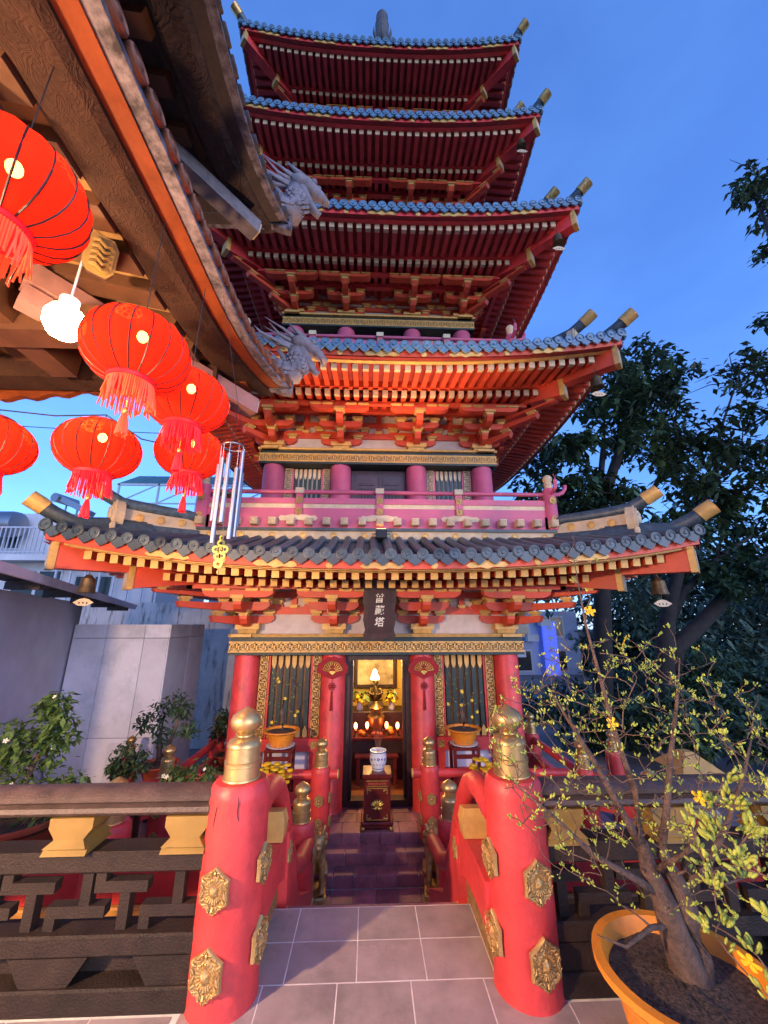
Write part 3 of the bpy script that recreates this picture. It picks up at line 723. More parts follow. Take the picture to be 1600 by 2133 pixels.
# name plaque with three characters
pq = MB(); xs0, zz0, zz1 = .25, 1.40, 2.22
out = [(-.20,0),(-.23,.06),(-.205,.14),(-.235,.28),(-.215,.42),(-.24,.56),(-.225,.70),(-.25,.82),(-.12,.845),(0,.83),(.12,.845),(.25,.82),(.225,.70),(.24,.56),(.215,.42),(.235,.28),(.205,.14),(.23,.06),(.20,0),(.1,.02),(0,-.015),(-.1,.02)]
PL = T(CX+.0, 5.80, 1.392) @ RX(R(9))
pq.X = PL; pq.prism(out, XZ, .05)
plq = pq.build('name_plaque', M_['wood'], pag)
pq = MB(); pq.X = PL @ T(0, -.052, 0); pq.prism([(x*.74, .09+z*.80) for x, z in out], XZ, .012); pq.build('plaque_board', mat('maroon_board', (.035,.010,.009), .45, var=.2), plq)
WHT = mat('gilt_white_letter', (0.80, 0.74, 0.62), 0.5, var=0.05)
for k, ch in enumerate('普藏塔'):
    cu = bpy.data.curves.new('character', 'FONT'); cu.body = ch; cu.size = .138; cu.extrude = .003; cu.offset = .0016; cu.shear = .12
    to = bpy.data.objects.new('tmp', cu); COL.objects.link(to); bpy.context.view_layer.update()
    me = bpy.data.meshes.new_from_object(to.evaluated_get(bpy.context.evaluated_depsgraph_get()))
    bpy.data.objects.remove(to); me.materials.clear(); me.materials.append(WHT)
    xs = [v.co.x for v in me.vertices]; ys = [v.co.y for v in me.vertices]
    o = link('character', me, PL @ T(-(min(xs)+max(xs))/2, -.069, .575-k*.165-(min(ys)+max(ys))/2+.01) @ RX(R(90)), plq)
# ------------------------------------------------------------ platform floor with separate tiles
b = MB(); b.box(-6, 6, -4, 2.34, -1.6, -.0018); b.box(-.565, .625, 2.34, 2.845, -.20, -.0018)
floor = tag(b.build('floor', M_['grout']), kind='structure')
def tile(x0, x1, y0, y1):
    t = MB(); g_ = .003; t.bbox(x0+g_, x1-g_, y0+g_, y1-g_, -.012, rnd.uniform(-.0004, .0004), .0008)
    t.build('floor_tile', M_['tilefloor'], floor)
for (y0, y1) in ((2.34, 2.59), (2.59, 2.84)):
    xs = [-.56, -.377, -.04, .292, .62]
    for a, c in zip(xs, xs[1:]): tile(a, c, y0, y1)
for q, (y0, y1) in enumerate(((2.0, 2.34), (1.66, 2.0), (1.32, 1.66), (.98, 1.32), (.64, .98), (.30, .64))):
    for k in range(-13, 12):
        x = -.128+k*.342
        if y1 > 2.2 and (x+.342 < -.6 or x > .75): tile(x, x+.342, y0, 2.21)
        elif y1 > 2.2 and (x < -.6 or x+.342 > .75): tile(max(x, -.79), min(x+.342, .92), y0, y1)
        else: tile(x, x+.342, y0, y1)
# ------------------------------------------------------------ lower court, terrace and plum steps
b = MB(); b.box(-3.0, 3.3, 5.80, 12.0, -1.36, -.935); terr = tag(b.build('terrace', M_['step']), kind='structure')
b = MB(); b.box(-.62, .84, 5.40, 5.585, -1.36, -1.165); b.box(-.62, .84, 5.585, 5.80, -1.36, -1.045); b.box(-.9, 1.1, 4.1, 5.40, -1.359, -1.285)
steps = tag(b.build('steps', M_['grout']), kind='structure')
def stile(x0, x1, y0, y1, z0, z1, par):
    t = MB(); t.bbox(x0+.003, x1-.003, y0, y1, z0, z1, .004); t.build('step_tile', M_['step'], par)
for q, (y0, y1, z) in enumerate(((5.40, 5.585, -1.15), (5.585, 5.80, -1.03), (5.80, 6.08, -.92))):
    off = (0, .12, .06)[q]
    xs = [-.62]+[x for x in [-.62+off+.245*k for k in range(1, 6)] if x < .82]+[.84]
    for a, c in zip(xs, xs[1:]):
        stile(a, c, y0-.004, y1-.008, z-.016, z, steps if q < 2 else terr)        # tread
        stile(a, c, y0-.016, y0-.004, z-.118, z-.003, steps if q < 2 else terr)   # riser
xs = [-.62+.245*k for k in range(6)]+[.84]
for a, c in zip(xs, xs[1:]): stile(a, c, 5.14, 5.38, -1.29, -1.27, steps)
for y0 in (6.085, 6.33):
    for a, c in zip(xs, xs[1:]): stile(a+.0, c, y0, y0+.24, -.945, -.921, terr)
# hidden flight down from the tiled deck
for k in range(6):
    b = MB(); b.box(-.54, .72, 2.86+k*.21, 3.07+k*.21+.06, -1.36, -.15-k*.19); o = b.build('bridge_step', M_['step'], steps)

# ------------------------------------------------------------ bridge: posts, arched handrails, panels
br = empty('bridge_balustrade', (.065, 2.2, 0), 'red bridge balustrade with big gold-topped posts and curved handrails', 'balustrade')
NR, NF = .85, .335
for (x, sg) in ((-.64, 1), (.758, -1)):
    near = post(x, 2.30, 0, NR, .154, NF, .099, br, [(.46, sg*R(-12), .076), (.17, sg*R(-12), .080), (.50, sg*R(80), .072), (.21, sg*R(80), .076)])
    for (a0, zs) in (((.24, ((.815,0),(.785,.015),(.76,.0),(.73,.03),(.715,.06))), (-.50, ((.77,.03),(.74,.0),(.715,-.03),(.69,-.045)))) if x < 0 else ((.55, ((.80,0),(.77,-.02),(.75,.01))),)):
        c = MB(); c.tube([(x+.1465*math.sin(a0+da), 2.30-.1465*math.cos(a0+da), z) for z, da in zs], [.0012]+[.0022]*(len(zs)-2)+[.0008], 5); c.build('paint_crack', M_['black'], near)
for (x, sg) in ((-.637, 1), (.832, -1)):
    post(x, 4.5, -1.27, 1.03, .14, .335, .099, br, [(.75, sg*R(85), .06), (.35, sg*R(85), .06)])
GOLDW = mat('gold_woven_panel', (0.34, 0.20, 0.075), 0.6, metal=0.3, var=0.35, scale=30, bump=0.5, bscale=90)
YZ = Matrix(((0,0,1,0),(1,0,0,0),(0,1,0,0),(0,0,0,1)))     # local xy -> yz, extrude +x
for (x, sg) in ((-.555, 1), (.645, -1)):
    t = MB(); pts = [(x,2.30,.695),(x,2.45,.715),(x,2.62,.70),(x,2.76,.645),(x,2.90,.53),(x,3.05,.36),(x,3.25,.10),(x,3.5,-.12),(x,3.9,-.30),(x,4.42,-.40)]
    t.tube(pts, .062, 14); t.build('handrail', M_['post'], br, 'auto')
    t = MB(); t.X = T(x, 2.72, 0); t.hexa([(-.075,-.05,.40),(.075,-.05,.40),(.075,.05,.40),(-.075,.05,.40),(-.085,-.06,.49),(.085,-.06,.49),(.085,.06,.475),(-.085,.06,.475)]); t.hexa([(-.085,-.06,.49),(.085,-.06,.49),(.085,.06,.475),(-.085,.06,.475),(-.07,-.06,.555),(.07,-.06,.555),(.07,.05,.535),(-.07,.05,.535)])
    t.X = None; t.build('rail_block', M_['gold'], br)
    t = MB(); t.prism([(2.3,.39),(2.86,.40),(2.97,.385),(3.15,.18),(3.6,-.35),(4.4,-.75),(4.4,-.95),(3.5,-.62),(3.08,-.14),(2.93,.10),(2.75,.17),(2.55,.19),(2.3,.18)], T(x-.06, 0, 0) @ YZ, .12); t.build('side_beam', M_['post'], br)
    t = MB(); t.prism([(2.3,.18),(2.55,.19),(2.75,.17),(2.93,.10),(3.08,-.14),(3.5,-.62),(3.5,-.95),(2.95,-.32),(2.6,-.12),(2.3,-.02)], T(x-.022, 0, 0) @ YZ, .044); t.build('woven_panel', GOLDW, br)
    t = MB(); t.prism([(2.3,-.02),(2.6,-.12),(2.95,-.32),(3.5,-.95),(3.5,-1.36),(2.3,-1.36)], T(x-.055, 0, 0) @ YZ, .11); t.build('kerb', M_['post'], br)
    t = MB(); t.box(x-.075, x+.075, 2.92, 3.01, -.45, .345); sp_ = t.build('stub_post', M_['post'], br)
    for z in (.22, -.12): medallion((x+sg*.078, 2.965, z), .055, sg*R(90), sp_)
    medallion((x-sg*.02, 2.915, .22), .05, 0, sp_)
# ------------------------------------------------------------ dark brown fret railings beside the bridge
def railing(x0, x1, label, blocks):
    r = empty('railing', ((x0+x1)/2, 2.2, 0), label, 'railing', 'brown fret railings'); before = set(bpy.data.objects)
    t = MB(); pr = [(-.05,.742),(-.075,.752),(-.088,.768),(-.082,.786),(-.056,.795),(-.072,.808),(-.074,.828),(-.05,.85),(0,.86),(.05,.85),(.074,.828),(.072,.808),(.056,.795),(.082,.786),(.088,.768),(.075,.752),(.05,.742)]
    t.prism([(a+2.2, z) for a, z in pr][::-1], T(x0, 0, 0) @ YZ, x1-x0); t.build('handrail', M_['brownrail'], r, 'auto')
    for x in blocks:
        t = MB(); t.X = T(x, 2.2, 0)
        for (z0, z1, w0, w1) in ((.60,.628,.20,.195),(.628,.655,.195,.135),(.655,.668,.135,.15),(.668,.70,.15,.20),(.70,.744,.20,.20)): t.taper(0, 0, z0, z1, w0, .20 if z0 < .63 else .15, w1, .15)
        t.X = None; t.build('rail_block', mat('mustard_paint', (.52,.33,.07), .5, var=.12) if 'must' not in M_ else M_['must'], r)
    for nm, z0, z1, y0, y1 in (('top_beam', .515, .60, 2.13, 2.26), ('lower_beam', .20, .28, 2.13, 2.26), ('base', 0, .095, 2.12, 2.30)):
        t = MB(); t.X = T(x0, 0, 0); t.bbox(0, x1-x0, y0, y1, z0, z1, .008); t.X = None; t.build(nm, M_['brown'], r)
    t = MB(); t.box(x0, x1, 2.22, 2.26, .095, .20); t.build('recess_board', M_['brown'], r)
    for x in blocks:
        t = MB(); t.hexa([(x-.10,2.135,.095),(x+.10,2.135,.095),(x+.10,2.22,.095),(x-.10,2.22,.095),(x-.17,2.135,.199),(x+.17,2.135,.199),(x+.17,2.22,.199),(x-.17,2.22,.199)]); t.build('wedge', M_['brown'], r)
    u = .42; n = int((x1-x0)/u)+2; bw = .046; y0, y1 = 2.165, 2.215
    h1, h2 = .445, .350
    def bar(xa, xb, za, zb):
        xa, xb = max(xa, x0), min(xb, x1)
        if xb-xa < .01: return
        t = MB(); e = rnd.uniform(0, .002); t.box(xa, xb, y0-e, y1, za, zb); t.build('fret_bar', M_['brown'], r)
    for k in range(n):
        s = x1-.02-(k+1)*u
        bar(s+.30, s+.30+bw, h2+.023, .515)            # from top to lower level
        bar(s+.16, s+.40+.02, h2-.023, h2+.023)       # lower level
        bar(s+.16, s+.16+bw, .28, h2-.023)           # stub to bottom
        bar(s+.06, s+.06+bw, .28, h1-.023)           # from upper level to bottom
        bar(s-.06, s+.18, h1-.023, h1+.023)           # upper level
        bar(s-.06, s-.06+bw, h1+.023, .515)            # stub to top
    for o in set(bpy.data.objects)-before:      # stand the finished railing on its line
        o.matrix_basis = T(0, .09, 0) @ Matrix.Diagonal((1, 1, .965, 1)) @ o.matrix_basis
    return r
M_['must'] = mat('mustard_paint', (.26, .15, .03), .5, var=.12)
railing(-3.3, -.755, 'dark brown fret railing carrying mustard blocks, below the red lanterns', (-.855, -1.39, -1.96, -2.53, -3.1))
railing(.875, 3.4, 'dark brown fret railing behind the large orange pot of blossom', (.975, 1.52, 2.09, 2.66, 3.2))

# ------------------------------------------------------------ red parapets of the lower court
OCH = mat('ochre_plinth', (.50, .24, .06), .6, var=.2, scale=8, bump=.2)
def parapet(x0, x1, label, posts):
    r = empty('parapet', ((x0+x1)/2, 3.52, -1.36), label, 'parapet', 'red court parapets')
    t = MB(); t.X = T(0,0,0); t.bbox(x0, x1, 3.45, 3.60, -.30, .02, .012); t.build('wall', M_['post'], r)
    t = MB(); t.bbox(x0, x1, 3.42, 3.62, -1.36, -.30, .01); t.build('plinth', OCH, r)
    for x in posts: post(x, 3.53, -.25, .42, .15, .30, .09, r)
    return r
parapet(-4.4, -.86, 'low red parapet with ochre plinth seen through the railing below the lanterns', (-1.92,))
parapet(1.02, 4.6, 'low red parapet behind the railing on the side of the large blossom tree', (2.3,))
# ------------------------------------------------------------ terrace balustrades of the pagoda
def side_fence(sg, label):
    xs = -.588 if sg < 0 else .804
    xe = -2.46 if sg < 0 else 2.76
    r = empty('terrace_balustrade', ((xs+xe)/2, 5.7, -.935), label, 'balustrade', 'terrace balustrades')
    post(xs, 5.7, -.935, .79, .132, .33, .098, r, [(.45, 0, .06), (.20, 0, .062), (.45, -sg*R(75), .055), (.20, -sg*R(75), .055)])
    for (y, hh) in ((5.55, .78), (7.2, .78), (9.2, .78), (11.2, .78)):
        post(xe, y, -.935, hh, .132, .32, .095, r, [(.42, 0, .06), (.16, 0, .06)])
    t = MB(); t.tube([(xs-sg*.21, 5.7, -.24), (xs, 5.7, -.24), (xe, 5.62, -.24)], .052, 12); t.build('handrail', M_['post'], r, 'auto')
    t = MB(); t.lathe([(.054,0),(.056,.012),(.03,.02)], 12); t.build('rail_cap', M_['gold'], r, 'auto', T(xs-sg*.212, 5.7, -.24) @ RY(-sg*R(90)))
    for z, h in ((-.50, .12), (-.82, .14)):
        t = MB(); t.beam((xs+sg*.1, 5.7, z), (xe, 5.62, z), .09, h); t.build('rail', M_['post'], r)
    t = MB(); t.tube([(xe, 5.55, -.24), (xe, 11.2, -.24)], .052, 12); t.build('handrail', M_['post'], r, 'auto')
    for z, h in ((-.50, .12), (-.82, .14)):
        t = MB(); t.beam((xe, 5.6, z), (xe, 11.2, z), .09, h); t.build('rail', M_['post'], r)
    # second run towards the outer wall
    t = MB(); t.tube([(xe, 5.55, -.24), (xe+sg*1.55, 4.35, -.24)], .05, 12); t.build('handrail', M_['post'], r, 'auto')
    t = MB(); t.beam((xe, 5.55, -.52), (xe+sg*1.55, 4.35, -.52), .09, .12); t.build('rail', M_['post'], r)
    post(xe+sg*1.25, 7.0, -1.36, .98, .13, .30, .085, r)
side_fence(-1, 'red terrace balustrade beside the pale wall, gold onion tips')
side_fence(1, 'red terrace balustrade behind the large blossom tree, gold onion tips')

# ------------------------------------------------------------ gilt lion statues flanking the steps
def lion(x, y, z, flip, by):
    r = empty('lion_statue', (x, y, z), 'gilt guardian lion statue beside the plum steps, on the side of the '+by, 'statue', 'gilt lions beside the steps')
    X = T(x, y, z) @ RZ(R(8*flip)) @ Matrix.Diagonal((flip, 1, 1, 1))
    t = MB(); t.X = X; t.bbox(-.11, .11, -.16, .20, 0, .09, .01); t.X = None; t.build('plinth', M_['medal'], r)
    b = MB(); b.X = X
    b.tube([(0,.14,.22),(0,.05,.36),(0,-.04,.46),(0,-.07,.54)], [.07,.095,.085,.07], 10)
    for sx in (-1, 1):
        b.tube([(sx*.05,-.05,.44),(sx*.055,-.09,.28),(sx*.055,-.10,.13),(sx*.055,-.13,.10)], [.045,.035,.028,.036], 8)
        b.tube([(sx*.06,.12,.26),(sx*.085,.05,.20),(sx*.08,.10,.11),(sx*.08,.03,.10)], [.065,.055,.035,.03], 8)
        b.tube([(sx*.055,-.06,.63),(sx*.075,-.05,.69),(sx*.06,-.06,.72)], [.025,.02,.006], 6)
    b.ell((0,-.09,.57),(.085,.09,.085)); b.ell((0,-.16,.54),(.05,.06,.045)); b.ell((0,-.155,.50),(.04,.05,.025))
    for k in range(9):
        a = R(20+k*40)
        b.ell((.09*math.cos(a), -.03, .555+.09*math.sin(a)), (.035,.05,.035), 8, 5)
    b.tube([(0,.16,.24),(0,.22,.36),(.02,.20,.50),(.03,.15,.58)], [.03,.04,.055,.012], 8)
    b.X = None; o = b.build('body', M_['medal'], r, True)
    md = o.modifiers.new('fuse', 'REMESH'); md.mode = 'VOXEL'; md.voxel_size = .011; md.use_smooth_shade = True
    t = MB(); t.X = X; t.box(-.16, -.02, -.10, .06, .54, .56); t.tube([(-.15,-.02,.60),(-.03,-.02,.60)], .055, 12); t.box(-.15,-.03,-.06,.03,.30,.54); t.X = None; t.build('scroll', M_['medal'], r)
lion(-.545, 5.22, -1.27, 1, 'pale wall'); lion(.755, 5.22, -1.27, -1, 'large blossom tree')
# ------------------------------------------------------------ neighbouring pavilion with two upturned eaves
def carved(name, col, scale, strength, rough=.6, col2=None):
    m = mat(name, col, .8, var=.25, scale=6, col2=col2, spec=.12); nt = m.node_tree; bs = nt.nodes['Principled BSDF']
    tc = nt.nodes.new('ShaderNodeTexCoord'); n = nt.nodes.new('ShaderNodeTexNoise'); n.inputs['Scale'].default_value = scale; n.inputs['Detail'].default_value = 2; n.inputs['Distortion'].default_value = 1.6
    nt.links.new(tc.outputs['Object'], n.inputs['Vector'])
    wv = nt.nodes.new('ShaderNodeMath'); wv.operation = 'PINGPONG'; wv.inputs[1].default_value = .09
    nt.links.new(n.outputs['Fac'], wv.inputs[0])
    bp = nt.nodes.new('ShaderNodeBump'); bp.inputs['Strength'].default_value = strength; bp.inputs['Distance'].default_value = .12
    nt.links.new(wv.outputs[0], bp.inputs['Height']); nt.links.new(bp.outputs['Normal'], bs.inputs['Normal'])
    return m
CARV = carved('carved_brown_beam', (.050, .024, .017), 11.0, .35)
FASC = mat('orange_brown_fascia', (.20, .045, .013), .6, spec=.2, var=.2, scale=5, bump=.1)
DRIP = mat('mottled_grey_drip_edge', (.17, .145, .17), .75, spec=.2, var=.5, scale=12, bump=.2)
CLAY = mat('clay_eave_tile', (.22, .075, .032), .65, var=.25, scale=15, bump=.15)
CEIL = mat('warm_cream_ceiling', (.38, .21, .075), .7, var=.1, scale=3, bump=.05)
RAFT = mat('brown_ceiling_rafter', (.10, .038, .016), .6, var=.2, scale=7, bump=.1)
DARK = mat('dark_brown_eave', (.045, .028, .024), .7, var=.3, scale=7, bump=.3, bscale=40)  # dark brown; on the upper pavilion eave it also paints in missing light
pav = empty('pavilion', (-3.7, 1.0, 0), 'pavilion with carved brown eaves and grey dragon-headed corners beside the lanterns', 'pavilion')
def eave_path(x, z, yend, xtip, ztip, y0):
    """points of the eave edge running away from the viewer, flaring at the corner"""
    pts = []
    n = 26
    for k in range(n+1):
        y = y0+(yend-y0)*k/n; t = max(0, (y-(yend-1.5))/1.5)
        pts.append(Vector((x+(xtip-x)*t**2.2, y, z+(ztip-z)*t**2.4)))
    return pts
def sweep(path, prof, name, m, parent, smooth=False, t0=0, shrink=0.0):
    """prof: (dx, dz) offsets from the eave edge; extruded along the path"""
    b = MB(); rows = []
    for p in path: rows.append([b.v((p.x+dx, p.y-shrink*abs(dx)*max(0, 1), p.z+dz)) for dx, dz in prof])
    n = len(prof)
    for A, B in zip(rows, rows[1:]):
        for j in range(n): b.f(A[j], A[(j+1) % n], B[(j+1) % n], B[j])
    b.f(*rows[0][::-1]); b.f(*rows[-1])
    return b.build(name, m, parent, smooth)
disc = MB()
disc.X = RY(R(90)); disc.lathe([(.074,-.10),(.074,.0),(.066,.01),(.060,.002),(.03,.002),(.02,.012)], 16); disc.X = None
def eave(path, mats, n0, s, parent, far_path):
    fa, ca, dr, ti = mats
    DM = disc.mesh('eave_tile', ti, 'auto')
    e = sweep(path, [(-.09,-.055),(.0,-.055),(.0,-.02),(-.09,-.02)], 'drip_edge', dr, parent)
    sweep(path, [(-.20,-.075),(-.085,-.065),(-.085,-.02),(-.20,.0)], 'fascia_board', fa, parent)
    sweep(path, [(-.50,-.10),(-.46,-.13),(-.25,-.125),(-.197,-.10),(-.197,.0),(-.50,.02)], 'carved_beam', ca, parent)
    # tiles along the edge
    L = 0; last = None; acc = 0
    for A, B in zip(path, path[1:]):
        seg = (B-A).length; d = (B-A).normalized(); t = s-acc
        while t < seg:
            p = A+d*t
            o = link('eave_tile', DM, T(p+Vector((.008, 0, .045))) @ RY(R(-14)), e); t += s
        acc = (seg-(t-s)) % s
    return e
lowp = eave_path(-1.12, 4.10, 3.88, -.90, 4.20, -2.4)
upp = eave_path(-1.22, 6.22, 3.66, -1.00, 6.34, -1.6)
eave(lowp, (FASC, CARV, DRIP, CLAY), 0, .164, pav, None)
eave(upp, (DARK, carved('carved_dark_beam', (.06,.04,.036), 5.0, .8), DRIP, mat('unlit_eave_tile', (.05,.035,.035), .7, var=.3)), 0, .19, pav, None)  # upper tiles and boards darkened, the unlit eave put into their colour
# far eaves, running to the viewer's left from the corners
def far_eave(xc, yc, zc, zmid, mats, parent, xend=-6.0):
    fa, ca, dr = mats; b = MB(); c = MB(); d = MB(); n = 26
    R1 = []; 
    pts = []
    for k in range(n+1):
        x = xc+(xend-xc)*k/n; t = max(0, 1-(xc-x)/1.5)
        pts.append((x, yc-.14*(1-t**2), zmid+(zc-zmid)*t**2.4))
    def sw(bb, prof):
        rows = [[bb.v((x, y+dy, z+dz)) for dy, dz in prof] for x, y, z in pts]; m = len(prof)
        for A, B in zip(rows, rows[1:]):
            for j in range(m): bb.f(A[j], B[j], B[(j+1) % m], A[(j+1) % m])
        bb.f(*rows[0]); bb.f(*rows[-1][::-1])
    P0 = list(pts)
    sw(d, [(-.07,-.055),(.0,-.055),(.0,-.01),(-.07,-.01)]); pts = [p for p in P0 if p[0] < xc-.22]; sw(b, [(-.26,-.09),(-.065,-.075),(-.065,0),(-.26,0)]); pts = [p for p in P0 if p[0] < xc-.52]; sw(c, [(-.50,-.20),(-.31,-.22),(-.255,-.16),(-.255,0),(-.50,.02)])
    d.build('drip_edge', dr, parent); b.build('fascia_board', fa, parent); c.build('carved_beam', ca, parent)
far_eave(-.91, 3.87, 4.20, 4.02, (FASC, CARV, DRIP), pav)
far_eave(-1.01, 3.65, 6.34, 6.14, (DARK, DARK, DRIP), pav)
# ceilings and tiled roof skins
def roof_skin(x0, yE, z0, zr, m_under, m_top, name):
    b = MB(); b.quad((x0,-2.4,z0),(x0,yE,z0),(x0-2.6,yE-2.2,zr),(x0-2.6,-2.4,zr)); b.quad((x0,yE,z0),(x0-5,yE,z0),(x0-5,yE-2.2,zr),(x0-2.6,yE-2.2,zr)); b.quad((x0-2.6,-2.4,zr),(x0-2.6,yE-2.2,zr),(x0-5,yE-2.2,zr),(x0-5,-2.4,zr))
    b.build(name, m_under, pav)
roof_skin(-1.58, 3.40, 4.06, 4.70, CEIL, CLAY, 'ceiling')
roof_skin(-1.80, 3.20, 6.20, 6.75, DARK, CLAY, 'upper_soffit')
b = MB(); 
for (x0, yE, z0, zr) in ((-1.13, 3.83, 4.16, 5.15), (-1.23, 3.60, 6.28, 7.6)):
    b.quad((x0,-2.4,z0),(x0,yE,z0),(x0-2.6,yE-2.2,zr),(x0-2.6,-2.4,zr)); b.quad((x0,yE,z0),(x0-5,yE,z0),(x0-5,yE-2.2,zr),(x0-2.6,yE-2.2,zr))
    b.quad((x0-2.6,-2.4,zr),(x0-2.6,yE-2.2,zr),(x0-5,yE-2.2,zr),(x0-5,-2.4,zr))
b.build('roof', CLAY, pav)
b = MB(); b.box(-5, -2.9, -2.4, 2.3, 4.6, 6.7); b.build('clerestory_wall', DARK, pav)
for k in range(18):        # wide rafters under the lower ceiling
    y = -1.9+k*.31
    if y > 3.15: break
    b = MB(); yy = y; xr = -1.70-max(0, (yy-1.1)/2.2*2.6) if yy > 1.1 else -4.25
    b.beam((-1.60, yy, 4.00), (max(-4.25, -1.70-(3.40-yy)*1.18), yy, 4.00+.246*min(2.55, (3.40-yy)*1.18)), .17, .10); b.build('rafter', RAFT, pav)
for k in range(14):
    x = -1.95-k*.33
    b = MB(); l = min(2.1, (-1.70-x)/1.18); b.beam((x, 3.36, 4.00), (x, 3.36-l, 4.00+.29*l), .17, .10); b.build('rafter', RAFT, pav)
for k in range(12):
    y = -.6+k*.36
    if y > 3.0: break
    b = MB(); b.beam((-1.78, y, 6.14), (max(-4.2, -1.80-(3.2-y)*1.18), y, 6.14+.21*min(2.4, (3.2-y)*1.18)), .15, .10); b.build('upper_rafter', RAFT, pav)
# tie beams, brackets and valance under the ceiling
b = MB(); b.beam((-2.75, -2.2, 3.86), (-2.75, 3.1, 3.86), .22, .26); b.build('tie_beam', RAFT, pav)
b = MB(); b.beam((-1.9, 2.55, 3.80), (-5.5, 2.55, 3.80), .20, .24); b.build('tie_beam', RAFT, pav)
b = MB(); b.beam((-1.75, 1.25, 3.83), (-5.5, 1.25, 3.83), .18, .22); b.build('tie_beam', RAFT, pav)
vs = [(-5.6, 4.0), (-1.55, 4.0)]; x = -1.55; low = []
while x > -5.6:
    k = (-x-1.55); low.append((x, 3.84-.02*math.sin(k*22) - (.10*max(0, math.sin((k-1.3)*1.6)) if k > 1.3 else 0))); x -= .06
b = MB(); b.prism([(x, z) for x, z in low]+[(-5.6, 4.0), (-1.55, 4.0)], T(0, 3.55, 0) @ XZ, .06); b.build('valance', FASC, pav)
# corner beams with pale capped ends
for (p, q, wd, ht) in (((-2.5, 2.3, 4.02), (-1.26, 3.72, 3.82), .17, .17), ((-2.5, 2.3, 3.84), (-1.47, 3.50, 3.66), .15, .14), ((-2.4, 2.3, 6.12), (-1.34, 3.42, 5.94), .17, .17)):
    b = MB(); b.beam(p, q, wd, ht); h = b.build('corner_beam', M_['stone'] if p[2] > 5 else mat('pinkish_beam_paint', (.36, .17, .15), .6, var=.15), pav)
    d = (Vector(q)-Vector(p)).normalized(); b = MB(); b.beam(Vector(q)-d*.005, Vector(q)+d*.02, wd*.8, ht*.8); b.build('end_cap', M_['cream'], h)
# octagonal gilt plaques on beam ends
def plaque8(p, ang, s, parent):
    o8 = [(-.6,-1),(.6,-1),(1,-.6),(1,.6),(.6,1),(-.6,1),(-1,.6),(-1,-.6)]
    X = T(p) @ RZ(ang) @ RX(R(36))
    b = MB(); b.X = X; b.prism([(x*s, z*s*1.35) for x, z in o8], T(0, .30, 0) @ XZ, .30); b.X = None; h = b.build('beam_end', RAFT, parent)
    b = MB(); b.X = X; b.prism([(x*s*.98, z*s*1.32) for x, z in o8], T(0, -.001, 0) @ XZ, .02); b.prism([(x*s*.78, z*s*1.1) for x, z in o8], T(0, -.0215, 0) @ XZ, .012)
    for k in range(5):
        zz = (k-2)*s*.4; b.tube([(-s*.55,-.034,zz),(-s*.2,-.044,zz+s*.15),(s*.2,-.044,zz-s*.12),(s*.55,-.034,zz+s*.05)], .012, 5)
    b.X = None; b.build('gilt_plaque', M_['must'], h)
plaque8((-1.69, 1.93, 3.80), R(40), .085, pav); plaque8((-1.60, 1.16, 5.90), R(30), .085, pav); plaque8((-1.78, 1.10, 5.90), R(30), .07, pav)
# posts of the pavilion
for (x, y) in ((-3.9, 2.9), (-3.9, -1.8)):
    c = MB(); c.lathe([(.2,0),(.17,.05),(.16,3.9)], 20); c.build('column', M_['post'], pav, 'auto', T(x, y, 0))
